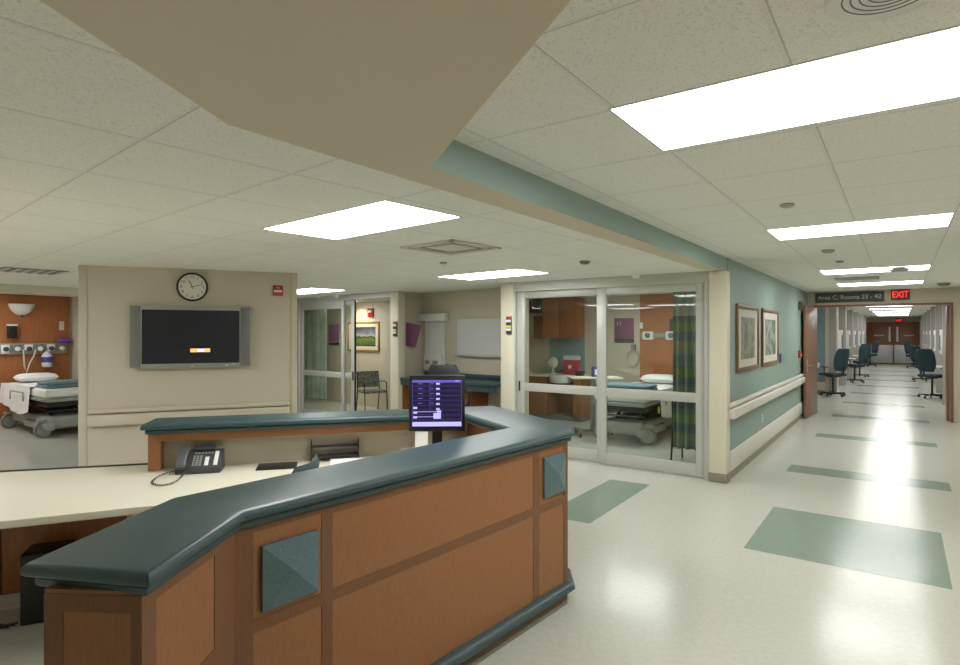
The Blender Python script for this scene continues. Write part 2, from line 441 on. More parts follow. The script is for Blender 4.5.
# header + side jambs
struct(MB().box(-4.34, 6.86, 2.263, -1.75, 6.98, ZL-.001).build('trim_7', ['alu'], smooth=False), 'grey header above the wide sliding glass doors', 'door header')
d = estruct('door_1', (0, 6.87, 0), 0, 'wide two-panel sliding glass door into the patient room', 'door')
MB().box(-1.80, -.03, 0, -1.746, .10, 2.26, bev=.004).box(-4.38, -.0, 0, -4.335, .10, 2.26, bev=.004).box(-4.335, -.02, 2.235, -1.80, .10, 2.262).box(-4.335, .0, 0, -1.8, .09, .012).build('frame', ['alu'], d)
def panel(x0, x1, y, st, mi, zs=(.02, .165, .865, .975, 2.14, 2.235), sr=None):
    sr = sr or st
    b = MB(); b.box(x0, y, zs[0], x0+st, y+.035, zs[5], bev=.004); b.box(x1-sr, y, zs[0], x1, y+.035, zs[5], bev=.004)
    for a, c in ((0, 1), (2, 3), (4, 5)): b.box(x0+st, y+.002, zs[a], x1-sr, y+.033, zs[c], bev=.003)
    pn = b.build('panel_frame', ['alu'], d)
    MB().box(x0+st, y+.014, zs[1], x1-sr, y+.020, zs[2]).box(x0+st, y+.014, zs[3], x1-sr, y+.020, zs[4]).build('glass_pane', ['glass'], pn)
    return pn
pn = panel(-4.335, -3.02, .045, .12, 0)
MB().box(-4.30, .03, .86, -4.28, .045, 1.0, bev=.003).build('latch', ['black'], pn)
panel(-3.09, -1.80, .0, .10, 0)

# G-frame walls (alcove and left bay), slightly turned
wall('trim_8', .0, -.06, .0+.01, -.05)   # replaced below
bpy.data.objects.remove(bpy.data.objects['trim_8'])
def gwall(name, x0, y0, x1, y1, z0=0, z1=2.6, m='cream'):
    return struct(MB().box(x0, y0, z0, x1, y1, z1).build(name, [m], loc=G0, rotz=A_G, smooth=False))
o = struct(MB().box(-.175, -.05, 0, .055, .13, ZL-.002, bev=.012).build('trim_8', ['post'], loc=G0, rotz=A_G), 'cream post between the whiteboard alcove and the wide glass doors', 'post')
o = struct(MB().box(-2.575, -.05, 0, -2.37, .10, ZL-.002, bev=.012).build('trim_9', ['post'], loc=G0, rotz=A_G), 'cream post between the left doorway and the whiteboard alcove', 'post')
gwall('wall_alcove_left', -2.58, .101, -2.51, .62)
gwall('wall_alcove_back', -2.58, .62, -.25, .72)
gwall('wall_alcove_right', -.32, .131, -.25, .62)
gwall('wall_alcove_return', -.249, .08, -.0, .13)
gwall('wall_bay_right', -2.58, .721, -2.48, 1.85, m='cream')
gwall('wall_bay_back', -8.6, 1.85, -2.48, 1.95, m='cream')
gwall('wall_bay_left', -8.6, .05, -8.5, 1.85)
gwall('wall_bay_front', -8.6, 0, -5.51, .1)
struct(MB().box(-5.51, -.02, 2.31, -2.575, .1, ZL-.002).build('trim_10', ['alu'], loc=G0, rotz=A_G, smooth=False), 'grey header above the left doorway', 'door header')
d = estruct('door_2', G0, A_G, 'half-open sliding glass door beside the guest chair', 'door')
MB().box(-5.51, -.03, 0, -5.44, .10, 2.309).box(-2.60, -.03, 0, -2.576, .1, 2.309).box(-5.44, -.02, 2.27, -2.60, .1, 2.309).build('frame', ['alu'], d)
panel(-5.44, -3.97, .0, .10, 0, zs=(.02, .16, .83, .93, 2.12, 2.27), sr=.07)
pn = panel(-4.05, -3.70, .045, .06, 0, zs=(.02, .16, .83, .93, 2.18, 2.27), sr=.10)
MB().box(-3.70, .045, .02, -3.688, .08, 2.27).build('gasket', ['black'], pn)
MB().box(-3.74, .025, .80, -3.715, .044, .96, bev=.003).build('latch', ['black'], pn)

# TV wall block with corner guards, frame T
struct(MB().box(.07, 0, 0, 2.08, .28, 2.6).build('wall_tv', ['cream'], loc=T0, rotz=A_T, smooth=False))
struct(MB().box(-.005, -.01, 0, .071, .29, ZL-.002, bev=.006).build('trim_11', ['cream'], loc=T0, rotz=A_T), 'left corner guard of the television wall', 'corner guard')
struct(MB().box(2.079, -.01, 0, 2.15, .29, ZL-.002, bev=.006).build('trim_12', ['cream'], loc=T0, rotz=A_T), 'right corner guard of the television wall', 'corner guard')
t = thing('handrail', 'cream handrail across the wall below the television', 'handrail', T0, A_T)
MB().box(.08, -.075, .70, 2.06, -.015, .815, bev=.012, seg=3).build('rail', ['cream'], t)
MB().box(.08, -.055, .828, 2.06, -.015, .872, bev=.01, seg=3).build('top_strip', ['cream'], t)
MB().box(.10, -.015, .72, 2.04, -.001, .86).build('backing', ['cream'], t)
struct(MB().box(.075, -.02, .1, 2.07, -.0005, .30, bev=.005).build('trim_13', ['cream'], loc=T0, rotz=A_T), 'cream crash board at the foot of the television wall', 'crash board')

# left patient room: header, walls, wood headwall
B0 = Vector((-13.07, 3.486, 0)); A_B = R(88)
def bp_(x, y, z=0): return fr(B0, A_B, x, y, z)
struct(MB().box(-2.6, .0, 0, 1.4, .1, 2.6).build('wall_bed_room_back', ['cream'], loc=B0, rotz=A_B, smooth=False))
struct(MB().box(-2.6, -.04, .1, 1.05, -.0005, ZL-.001).build('wall_bed_room_headwall', ['headwood'], loc=B0, rotz=A_B, smooth=False))
struct(MB().box(1.10, -2.6, 0, 1.22, -.0005, 2.6).build('wall_bed_room_right', ['cream'], loc=B0, rotz=A_B, smooth=False))
struct(MB().box(-2.7, -2.7, 0, -2.6, .1, 2.6).build('wall_bed_room_left', ['cream'], loc=B0, rotz=A_B, smooth=False))
struct(MB().box(-2.6, -2.72, 2.262, 1.9, -2.6, ZL-.001).build('trim_14', ['post'], loc=B0, rotz=A_B, smooth=False), 'cream header above the opening of the left patient room', 'header')

# ================================================================== CEILING LIGHTS
def troffer(x, y, z, rz, label, w=1.19, h=.60, m='lit'):
    t = thing('ceiling_light', label, 'ceiling light', (x, y, z), rz, 'recessed ceiling light panels')
    b = MB(); f = .012
    b.box(-w/2-f, -h/2-f, -.003, w/2+f, -h/2, -.0005); b.box(-w/2-f, h/2, -.003, w/2+f, h/2+f, -.0005)
    b.box(-w/2-f, -h/2, -.003, -w/2, h/2, -.0005); b.box(w/2, -h/2, -.003, w/2+f, h/2, -.0005)
    b.build('frame', ['alu'], t)
    MB().box(-w/2, -h/2, -.0045, w/2, h/2, -.001).build('diffuser', [m], t)
    return t
troffer(-.293, 2.39, ZR, 0, 'largest bright panel at the top right of the corridor ceiling')
troffer(-.293, 5.60, ZR, 0, 'second bright panel down the corridor ceiling, beyond the largest one')
troffer(-.293, 9.49, ZR, 0, 'corridor ceiling panel partly behind the round smoke detector')
troffer(-.293, 12.13, ZR, 0, 'corridor ceiling panel just before the room number sign')
troffer(-2.805, 2.56, ZL, R(-5.5), 'large bright ceiling panel over the nurses station', w=1.25, h=.57)
troffer(-3.99, 5.79, ZL, R(-7), 'bright ceiling panel in front of the whiteboard alcove', w=1.25, h=.56)
troffer(-8.06, 6.25, ZL, R(-7), 'ceiling panel partly hidden behind the television wall', w=1.31, h=.6)
troffer(-.293, -1.5, ZR, 0, 'added unseen ceiling panel nearest the back wall of the corridor')  # unseen panel added behind the camera to light the corridor
troffer(-4.6, -.9, ZL, R(-5.5), 'added unseen ceiling panel over the open floor on the near side of the station')  # added out of view to brighten the station
troffer(-8.8, -.3, ZL, R(-5.5), 'added unseen ceiling panel farthest left in front of the television wall')  # extra panel outside the view, lifts the light on the left area
troffer(-5.9, .1, ZL, R(-5.5), 'added unseen ceiling panel over the left end of the cream work surface')  # added beyond the frame edge to brighten the television wall
troffer(-6.2, -2.2, ZL, R(-5.5), 'added unseen rear ceiling panel behind the left end of the station')  # unseen extra panel, more light for the left side
troffer(-3.4, 8.7, ZL, 0, 'ceiling panel inside the patient room behind the wide glass doors')
troffer(*bp_(-.8, -1.1, ZL), A_B, 'ceiling panel above the left patient bed', w=1.0)
troffer(*gp(-5.6, 1.0, ZL), A_G, 'ceiling panel inside the room with the guest chair', w=.6, h=.6)
for k in range(7):
    troffer(-.293, 16.2+3.0*k, ZR, 0, ['first', 'second', 'third', 'fourth', 'fifth', 'sixth', 'seventh'][k]+' ceiling panel beyond the double doors down the far corridor')

def vent_square(x, y, z, rz, label, s=.29):
    t = thing('ceiling_vent', label, 'air vent', (x, y, z), rz)
    b = MB()
    for k, r in enumerate((s, s*.80)):
        q = s*.10
        for sx in (-1, 1):
            b.box(min(sx*r, sx*(r-q)), -r, -.012, max(sx*r, sx*(r-q)), r, -.001)
            b.box(-r, min(sx*r, sx*(r-q)), -.012, r, max(sx*r, sx*(r-q)), -.001)
    b.build('louvre_rings', ['offwhite'], t)
    MB().box(-s, -s, -.0025, s, s, -.0005).build('backing', ['dgrey'], t)
    MB().box(-s*.52, -s*.52, -.010, s*.52, s*.52, -.004).build('centre_plate', ['offwhite'], t)
    return t
vent_square(-2.97, 3.73, ZL, R(-5.5), 'square air vent between the two station ceiling lights')
t = thing('ceiling_vent', 'dark slotted return grille between the last two corridor lights', 'air vent', (-.55, 10.75, ZR))
b = MB()
for k in range(9): b.box(-.28, -.22+k*.052, -.012, .28, -.205+k*.052, -.002)
b.build('slats', ['alu'], t); MB().box(-.29, -.24, -.003, .29, .24, -.0005).build('backing', ['mgrey'], t)
t = thing('ceiling_vent', 'long narrow air vent at the far left of the ceiling', 'air vent', (-7.95, 2.4, ZL), R(-5))
MB().box(-.3, -.3, -.003, .3, .3, -.0005).build('backing', ['mgrey'], t)
b = MB()
for k in range(6): b.box(-.28, -.27+k*.1, -.012, .28, -.23+k*.1, -.002)
b.build('slats', ['alu'], t)
# round ceiling diffuser / speaker
t = thing('ceiling_speaker', 'round white ceiling speaker at the top edge of the view', 'speaker', (-.022, 1.765, ZR))
MB().lathe([(.140, -.001), (.140, -.006), (.131, -.012), (.119, -.006)], seg=48).build('rim', ['white'], t)
b = MB(); b.lathe([(.1195, -.001), (.1195, -.005)], seg=48); b.build('grille', ['silver'], t)
b = MB()
for r in (.098, .079, .060, .041, .022): b.lathe([(r, -.0048), (r+.001, -.0075), (r+.004, -.0075), (r+.005, -.0048)], seg=40)
b.build('ring_slots', ['mgrey'], t)
def puck(x, y, z, r, h, label, m='offwhite', name='ceiling_sensor', cat='sensor'):
    o = MB().lathe([(r, 0), (r, -h*.5), (r*.7, -h), (.001, -h)], seg=24).build(name, [m], loc=(x, y, z-.0005)); return tag(o, label, cat)
puck(-.606, 4.31, ZR, .045, .02, 'small flat disc on the ceiling between the two nearest corridor lights', 'silver', 'sprinkler_cover', 'sprinkler')
puck(-.60, 6.93, ZR, .06, .03, 'small grey ceiling disc just beyond the second corridor light', 'silver', 'sprinkler_cover', 'sprinkler')
puck(-.58, 8.07, ZR, .04, .02, 'smallest ceiling disc, before the panel with the smoke detector', 'silver', 'sprinkler_cover', 'sprinkler')
puck(-.01, 9.30, ZR-.004, .12, .05, 'round smoke detector overlapping a corridor ceiling light', 'silver', 'smoke_detector', 'smoke detector')
puck(.60, 12.67, ZR, .09, .05, 'small dark ceiling fixture near the exit sign', 'mgrey', 'ceiling_sensor', 'sensor')
puck(-2.49, 5.21, ZL, .05, .03, 'grey ceiling sensor above the wide glass doors, left of the dome', 'mgrey')
puck(-3.66, 4.47, ZL, .035, .02, 'tiny ceiling disc next to the square air vent', 'silver', 'sprinkler_cover', 'sprinkler')
puck(-2.5, 6.60, ZL, .05, .06, 'white door motion sensor above the wide glass doors', 'white', 'door_sensor', 'sensor')
puck(*gp(-4.0, -.12, ZL), .045, .05, 'white door motion sensor above the half-open left door', 'white', 'door_sensor', 'sensor')
puck(*gp(-4.6, -.12, ZL), .035, .03, 'smaller white ceiling puck left of the door sensor', 'white', 'door_sensor', 'sensor')

# ================================================================== RECEPTION COUNTER
O = [(-1.50, .694), (-1.773, 1.126), (-1.615, 3.243), (-1.74, 3.44), (-2.71, 3.96), (-4.245, 1.997)]
I = [(-3.98, 1.783), (-2.66, 3.46), (-2.007, 3.102), (-2.142, 1.066), (-1.843, .533)]
# make counter-clockwise: O runs from near end up and round; signed area check
top = O + I
def area(p): return sum(p[i][0]*p[(i+1) % len(p)][1]-p[(i+1) % len(p)][0]*p[i][1] for i in range(len(p)))/2
if area(top) < 0: top = top[::-1]
cnt = thing('reception_counter', 'curving reception counter with dark teal top and wood veneer front', 'reception counter', (-1.9, 2.2, 0))
ox, oy = -1.9, 2.2
def loc2(p): return [(x-ox, y-oy) for x, y in p]
ltop = loc2(top)
prof = [(.030, 1.000), (.024, 1.004), (.022, 1.012), (.022, 1.022), (.026, 1.027), (.022, 1.031), (.006, 1.033), (.001, 1.039), (.0, 1.046), (.001, 1.055), (.006, 1.063), (.014, 1.068), (.024, 1.070)]
b = MB(); b.rings([[(x, y, z) for x, y in offset_poly(ltop, d)] for d, z in prof])
b.build('countertop', ['counter'], cnt)
# supporting wall, follows the outer edge
def strip(path, d0, d1):
    n = len(path)
    def off(d):
        out = []
        for i in range(n):
            a = (Vector(path[i])-Vector(path[i-1])).normalized() if i else None
            c = (Vector(path[i+1])-Vector(path[i])).normalized() if i < n-1 else None
            if a is None: a = c
            if c is None: c = a
            na = Vector((-a.y, a.x)); nc = Vector((-c.y, c.x)); k = na+nc; k = k/k.dot(na)
            out.append(tuple(Vector(path[i])+k*d))
        return out
    return off(d0)+off(d1)[::-1]
# shorten both ends
def ext(p, q, d): v = (Vector(p)-Vector(q)).normalized(); return tuple(Vector(p)+v*d)
path = list(O); path[0] = ext(O[0], O[1], -.035); 
pathf = path[:5]          # wood front part up to the rear corner
lf = loc2(pathf)
b = MB(); b.prism(strip(lf, .045, .30), .02, 1.01)
b.build('front_body', ['wood'], cnt)
pathb = [path[4], ext(O[5], O[4], -.024)]
lb = loc2([ext(pathb[0], pathb[1], -.08), pathb[1]])
MB().prism(strip(lb, .16, .185), .02, .998).build('back_panel', ['panelcream'], cnt)
e0, e1 = Vector(lb[0]), Vector(lb[1]); dv = (e1-e0).normalized(); nv = Vector((-dv.y, dv.x))
def qd(p, q, d0, d1): return [tuple(p+nv*d0), tuple(q+nv*d0), tuple(q+nv*d1), tuple(p+nv*d1)]
MB().prism(qd(e1-dv*.075, e1, .15, .272), .753, .999).build('end_post', ['wood'], cnt)
MB().prism(qd(e0+dv*.25, e1-dv*.076, .19, .272), .945, .999).build('under_counter_rail', ['wood'], cnt)
# under-counter cream liner of front leg (inner face)
# veneer bands and inlay tiles on the three outer faces
def face_frame(p, q):
    p, q = Vector(p), Vector(q); d = (q-p); L = d.length; d.normalize(); return p, math.atan2(d.y, d.x), L
def face_parts(p, q, bands, name='veneer_bands'):
    pp, ang, L = face_frame(p, q)
    b = MB()
    for u0, u1, z0, z1 in bands: b.box(u0, -.0022, z0, u1 if u1 > 0 else L+u1, .002, z1)
    o = b.build(name, ['woodband'], cnt, smooth=False); o.location = (pp.x, pp.y, 0); o.rotation_euler = (0, 0, ang)
    return pp, ang, L
def pyramid(pp, ang, u0, u1, z0, z1, label=None):
    b = MB(); g = .014; h = .03; yy = -.0025
    vs0 = [(u0, z0), (u1, z0), (u1, z1), (u0, z1)]
    back = [b.bm.verts.new((u, yy, z)) for u, z in vs0]; fr_ = [b.bm.verts.new((u, yy-g, z)) for u, z in vs0]
    ap = b.bm.verts.new(((u0+u1)/2, yy-g-h, (z0+z1)/2))
    for k in range(4):
        b.bm.faces.new((back[k], back[(k+1) % 4], fr_[(k+1) % 4], fr_[k])); b.bm.faces.new((fr_[k], fr_[(k+1) % 4], ap))
    b.bm.faces.new(back[::-1])
    o = b.build('inlay_tile', ['tile'], cnt, smooth=False); o.location = (pp.x, pp.y, 0); o.rotation_euler = (0, 0, ang)
    return o
off = strip(lf, .045, .045)[:len(lf)]
# front long face, u runs from the bend (1) to the right corner (2). viewer looks at -y side: need direction so that outward = -y
fa, fb = off[1], off[2]
pp, ang, L = face_parts(fa, fb, [(0, .068, .15, 1.0), (.345, .395, .15, 1.0), (1.755, 1.815, .15, 1.0), (2.075, 0, .15, 1.0),
                                 (.068, .345, .625, .67), (.395, 1.755, .625, .67), (1.815, 2.075, .625, .67),
                                 (.395, 1.755, .965, 1.0), (.068, .345, .975, 1.0), (1.815, 2.075, .975, 1.0)])
pyramid(pp, ang, .095, .322, .692, .921); pyramid(pp, ang, 1.850, 2.075, .708, .94)
pp, ang, L = face_parts(off[0], off[1], [(0, .06, .15, 1.0), (.36, 0, .15, 1.0), (.06, .36, .625, .67), (.06, .36, .965, 1.0)])
pp, ang, L = face_parts(off[2], off[3], [(0, .03, .15, 1.0), (-0.03+.0, .0, .15, 1.0)] if False else [(0, .03, .15, 1.0)])
# end face towards the viewpoint (from inner end to outer end)
stf = strip(lf, .045, .30)
q0, q1 = Vector(stf[-1]), Vector(stf[0])
pp, ang, L = face_parts(q0, q1, [(0, .05, .02, 1.0), (-.05, 0, .02, 1.0), (.05, -.05, .94, 1.0)] if False else [(0, .05, .02, 1.0), (.23, 0, .02, 1.0), (.05, .23, .955, 1.0)])
# bullnose base moulding and toe kick
mp_ = loc2([ext(path[0], path[1], .02)] + path[1:4] + [ext(path[3], path[4], -.3)])
b = MB()
profm = [(.04, .085), (.012, .088), (.002, .096), (.0, .108), (.004, .122), (.016, .134), (.034, .142), (.052, .145)]
def ringm(d, z): return [(x, y, z) for x, y in strip(mp_, d, .10)]
b.rings([ringm(d, z) for d, z in profm]); b.build('base_moulding', ['counter'], cnt)
MB().prism(strip(mp_, .045, .11), .0, .087).build('toe_kick', ['cove'], cnt)

# ---- work surface
ws = [(-3.537, .967), (-3.24, 1.47), (-2.9, 1.9), (-2.45, 2.5), (-2.16, 2.6), (-2.10, 3.08), (-2.66, 3.41), (-2.98, 3.62), (-3.92, 2.02), (-4.235, 1.965), (-4.80, 1.281), (-6.3, -.55), (-5.08, -1.35)]
if area(ws) < 0: ws = ws[::-1]
o = thing('work_surface', 'cream laminate work surface inside the reception counter', 'desk top', (-3.6, 1.6, 0))
lw = [(x+3.6, y-1.6) for x, y in ws]
b = MB(); b.rings([[(x, y, z) for x, y in offset_poly(lw, d)] for d, z in ((.006, .708), (0, .714), (0, .740), (.003, .747), (.01, .75))]); b.build('top', ['laminate'], o)
# dark back edge strip
e = [(-4.236, 1.975), (-4.807, 1.289), (-6.3, -.53)]
le = [(x+3.6, y-1.6) for x, y in e]
MB().prism(strip(le, -.012, .0), .70, .757).build('back_edge_strip', ['dgrey'], o)
# base cabinets below (set back)
cb = thing('base_cabinet', 'dark wood base cabinets under the left end of the work surface', 'cabinet', (-4.36, 1.05, 0), math.atan2(.85, .53))
MB().box(-2.2, .06, .1, .75, .32, .705).build('body', ['wooddark'], cb)
for k, (x0, x1) in enumerate(((-2.19, -1.30), (-1.29, -.45), (-.44, .10), (.11, .74))):
    dr = MB().box(x0, .042, .105, x1, .059, .70, bev=.003).build('door', ['wooddark'], cb)
    MB().cyl((x1-.05, .042, .16), (x1-.05, .025, .16), .008).build('knob', ['silver'], dr)
MB().box(-2.2, .09, 0, .75, .30, .1).build('toe_kick', ['offwhite'], cb)

# ================================================================== THINGS ON THE STATION
def dirang(v): return math.atan2(v[1], v[0])
# telephone
ph = thing('desk_phone', 'dark grey office telephone with coiled handset cord', 'telephone', (-3.755, 2.06, .751), R(50)); ph.scale = (.92, .92, .92)
W = .25
b = MB()
def tilt(x, y, z): return (x, y, z)
vsq = [(-.15, -.09, 0), (.15, -.09, 0), (.15, .09, 0), (-.15, .09, 0)]
bm = b.bm
lo = [bm.verts.new(p) for p in vsq]; hi = [bm.verts.new(p) for p in ((-.15, -.09, .03), (.15, -.09, .03), (.15, .07, .15), (-.15, .07, .15))]
for k in range(4): bm.faces.new((lo[k], lo[(k+1) % 4], hi[(k+1) % 4], hi[k]))
bm.faces.new(lo[::-1]); bm.faces.new(hi)
bmesh.ops.bevel(bm, geom=list(bm.edges), offset=.006, segments=2, affect='EDGES')
b.build('body', ['dgrey'], ph)
sl = math.atan2(.12, .16); RX = Matrix.Rotation(sl, 3, 'X')
def onface(u, v, w=0): # u across, v up slope
    return Vector((u, 0, 0)) + Vector((0, -.09, .03)) + RX @ Vector((0, v, w))
def facebox(name, u0, u1, v0, v1, w0, w1, m, bev=.001):
    b = MB(); b.box(u0, v0, w0, u1, v1, w1, bev=bev)
    for v in b.bm.verts: v.co = Vector((0, -.09, .03)) + RX @ v.co
    return b.build(name, [m], ph)
b = MB()
for i in range(3):
    for j in range(5): b.box(-.045+i*.022, .035+j*.02, 0, -.030+i*.022, .049+j*.02, .004)
for i in range(6): b.box(-.04+i*.022, .145, 0, -.026+i*.022, .158, .004)
for v in b.bm.verts: v.co = Vector((0, -.09, .03)) + RX @ v.co
b.build('keypad', ['silver'], ph)
facebox('label_strip', .035, .062, .035, .115, .0005, .003, 'paper'); facebox('label_strip', .095, .122, .035, .165, .0005, .003, 'paper')
facebox('display', -.05, .09, .172, .215, .0, .02, 'dgrey')
b = MB(); b.box(-.140, .01, .014, -.078, .195, .040, bev=.014, seg=3); b.box(-.142, .0, .001, -.076, .06, .038, bev=.012); b.box(-.142, .145, .001, -.076, .20, .038, bev=.012)
for v in b.bm.verts: v.co = Vector((0, -.09, .03)) + RX @ v.co
hs = b.build('handset', ['mgrey2'], ph)
cpts = [(-3.845, 1.96), (-3.841, 1.886), (-3.764, 1.781), (-3.659, 1.708), (-3.572, 1.713), (-3.561, 1.778), (-3.663, 1.885), (-3.76, 1.95)]
def cr(P, t):
    n_ = len(P)-1; i_ = min(int(t*n_), n_-1); f_ = t*n_-i_
    p0, p1, p2, p3 = P[max(0, i_-1)], P[i_], P[i_+1], P[min(n_, i_+2)]
    return tuple(.5*((2*b_)+(c_-a_)*f_+(2*a_-5*b_+4*c_-d_)*f_**2+(3*b_-a_-3*c_+d_)*f_**3) for a_, b_, c_, d_ in zip(p0, p1, p2, p3))
pts = []
for k in range(260):
    s_ = k/259; x_, y_ = cr(cpts, s_); g_ = s_*2*PI*34
    dx_, dy_ = x_+3.755, y_-2.06; ca, sa = math.cos(R(50)), math.sin(R(50))
    pts.append(Vector(((dx_*ca+dy_*sa)/.92+.0045*math.cos(g_), (-dx_*sa+dy_*ca)/.92, .0095+.0045*math.sin(g_))))
MB().tube(pts, .0032, seg=5).build('cord', ['dgrey'], ph)
# blotter
tag(MB().box(-.13, -.10, 0, .13, .10, .006, bev=.003).build('desk_mat', ['black'], loc=(-3.46, 2.44, .7512), rotz=R(50)), 'thin black mat on the work surface between phone and letter tray', 'desk mat')
# letter tray with papers
tr = thing('letter_tray', 'black mesh two-level letter tray on the work surface', 'letter tray', (-3.36, 2.86, .7512), R(49))
def tray(z, yo):
    b = MB(); w_, d_ = .165, .12
    b.box(-w_, -d_+yo, z, w_, d_+yo, z+.004)
    b.box(-w_, d_+yo-.004, z, w_, d_+yo, z+.05); b.box(-w_, -d_+yo, z, -w_+.004, d_+yo, z+.045); b.box(w_-.004, -d_+yo, z, w_, d_+yo, z+.045)
    for zz in (z+.048,): b.tube([(-w_, -d_+yo, zz), (-w_, d_+yo, zz), (w_, d_+yo, zz), (w_, -d_+yo, zz)], .004)
    return b.build('tray', ['dgrey'], tr)
tray(.03, 0); tray(.095, .02)
for sx in (-.165, .165):
    for sy in (-.11, .11): MB().cyl((sx, sy, 0), (sx, sy+.01, .14), .004).build('support', ['black'], tr)
tag(MB().box(-.11, -.15, .001, .11, .15, .022).build('paper_stack', ['paper'], loc=(-3.08, 2.72, .7512), rotz=R(49)), 'loose stack of white paper beside the black letter tray', 'paper')
tag(MB().box(-.15, -.11, .0, .15, .11, .05, bev=.01).box(-.12, -.08, .05, .12, .09, .12, bev=.012).build('paper_tray', ['offwhite'], loc=(-3.13, 3.30, .7512), rotz=R(45)), 'pale low printer box on the work surface left of the monitor', 'printer')
dh = thing('document_holder', 'slanted white document holder left of the monitor stand', 'document holder', (-2.86, 3.24, .7512), R(38))
MB().box(-.05, -.04, 0, .05, .05, .012, bev=.004).build('base', ['white'], dh)
MB().box(-.048, -.006, .012, .048, .006, .185, bev=.003, rot=Matrix.Rotation(R(-14), 3, 'X'), about=(0, 0, .012)).build('panel', ['paper'], dh)
tag(MB().box(-.07, -.05, 0, .07, .05, .10, bev=.008).build('tissue_box', ['laminate'], loc=(-2.70, 3.26, .7512), rotz=R(30)), 'pale box on the work surface right of the monitor stand', 'box')

# monitor
mo = thing('computer_monitor', 'flat monitor showing a dark patient list, on the reception work surface', 'monitor', (-2.40, 2.87, .7512), R(38))
MB().lathe([(.11, 0), (.11, .01), (.09, .016), (.03, .02)], seg=32).build('base', ['black'], mo)
MB().box(-.032, .035, .015, .032, .065, .45, bev=.006).build('neck', ['black'], mo)
zc = .465
MB().box(-.178, -.012, zc-.178, .178, .03, zc+.178, bev=.006).box(-.12, .03, zc-.12, .12, .06, zc+.12, bev=.01).build('bezel', ['black'], mo)
b = MB(); b.box(-.160, -.0140, zc-.152, .160, -.0125, zc+.155)
b.build('screen', ['scr_bg'], mo)
b = MB()
X0, X1 = -.155, .155
def sq(x0, x1, z0, z1, mi=0, t=.0005): b.box(x0, -.0140-t, zc+z0, x1, -.0141, zc+z1, mi=mi)
sq(-.155, .155, -.146, -.118)
for k in range(6): sq(-.005, .018, .118-k*.032, .130-k*.032)
for k in range(3): sq(-.150, -.125, -.035-k*.03, -.022-k*.03)
sq(-.022, .025, -.098, -.062); sq(-.0, .027, -.06, -.045)
sq(-.125, -.0, -.055, -.052); sq(-.125, -.02, -.087, -.084); sq(.115, .14, .140, .144)
for k in range(9): sq(-.155, .155, .1095-k*.0305, .1105-k*.0305, 1, .0003)
sq(-.155, .155, .132, .148, 1, .0003); sq(-.157, -.155, -.146, .148, 1); sq(.155, .157, -.146, .148, 1)
sq(-.045, -.043, -.04, .148, 1)
for k in range(5): sq(-.12, -.09, .122-k*.031, .127-k*.031, 1, .0004); sq(-.04, -.02, .122-k*.031, .127-k*.031, 1, .0004)
b.build('screen_table', ['scr_hi', 'scr_mid'], mo)

# computer tower + cables on floor
pc = thing('computer_tower', 'black computer tower on the floor under the work surface', 'computer', (-4.05, 1.17, 0), R(58))
MB().box(.0, .0, .0, .22, .20, .40, bev=.006).build('case', ['black'], pc)
MB().box(.005, -.004, .02, .215, -.0005, .39).build('front_panel', ['black'], pc)
b = MB()
for s_ in range(4):
    pts = []
    for k in range(12):
        q = k/11; pts.append((-4.06-.10*q+.02*math.sin(5*q+s_), 1.15-.28*q+.03*s_*(q-.3)+.02*math.sin(7*q+2*s_), .012+.02*abs(math.sin(4*q+s_))))
    b.tube(pts, .006, seg=6)
tag(b.build('power_cables', ['black']), 'tangle of black cables on the floor beside the computer tower', 'cable')

# ================================================================== CHAIRS
def office_chair(label, loc, rz, fab='seatblue', group=None, seat_z=.46, back_top=1.0):
    t = thing('office_chair', label, 'chair', loc, rz, group)
    b = MB()
    for k in range(5):
        a = 2*PI*k/5+.3
        b.box(0, -.018, .065, .29, .018, .095, bev=.006, rot=Matrix.Rotation(a, 3, 'Z'), about=(0, 0, 0))
    b.cyl((0, 0, .06), (0, 0, .12), .04); b.build('base', ['black'], t)
    for k in range(5):
        a = 2*PI*k/5+.3; x, y = .28*math.cos(a), .28*math.sin(a)
        MB().cyl((x-.015*math.sin(a), y+.015*math.cos(a), .031), (x+.015*math.sin(a), y-.015*math.cos(a), .031), .03).cyl((x, y, .03), (x, y, .075), .008).build('caster', ['black'], t)
    MB().cyl((0, 0, .1), (0, 0, seat_z-.07), .025).box(-.10, -.12, seat_z-.08, .10, .10, seat_z-.045, bev=.01).build('column', ['black'], t)
    b = MB(); b.box(-.235, -.24, seat_z-.045, .235, .22, seat_z+.03, bev=.032, seg=4); b.build('seat', [fab], t)
    # curved back
    H = back_top-seat_z-.10
    def bk(sg):
        def fn(u, v):
            e = max(0, (1-abs(2*u-1)**5)*(1-abs(2*v-1)**5))**.5
            x = (u-.5)*.47*(1-.30*abs(2*v-1)**3); z = seat_z+.10+H*v
            return (x, .25+.05*math.cos((u-.5)*PI)-.02+.10*v*v+sg*.032*e, z)
        return fn
    b = MB(); b.grid(bk(1), 14, 12); b.grid(bk(-1), 14, 12); b.build('backrest', [fab], t)
    MB().tube([(0, .08, seat_z-.05), (0, .27, seat_z-.03), (0, .33, seat_z+.05), (0, .335, seat_z+.22)], .018).build('back_support', ['black'], t)
    for s_ in (-1, 1):
        ar = MB().tube([(s_*.16, .0, seat_z-.05), (s_*.28, .0, seat_z-.03), (s_*.29, .0, seat_z+.18)], .013).build('armrest', ['black'], t)
        MB().box(s_*.29-.03, -.12, seat_z+.18, s_*.29+.03, .12, seat_z+.205, bev=.01).build('arm_pad', ['black'], ar)
    return t
ch0 = office_chair('blue office chair inside the station, its back just showing over the counter', (-2.85, 1.81, 0), R(-56), 'seatslate', back_top=.985)
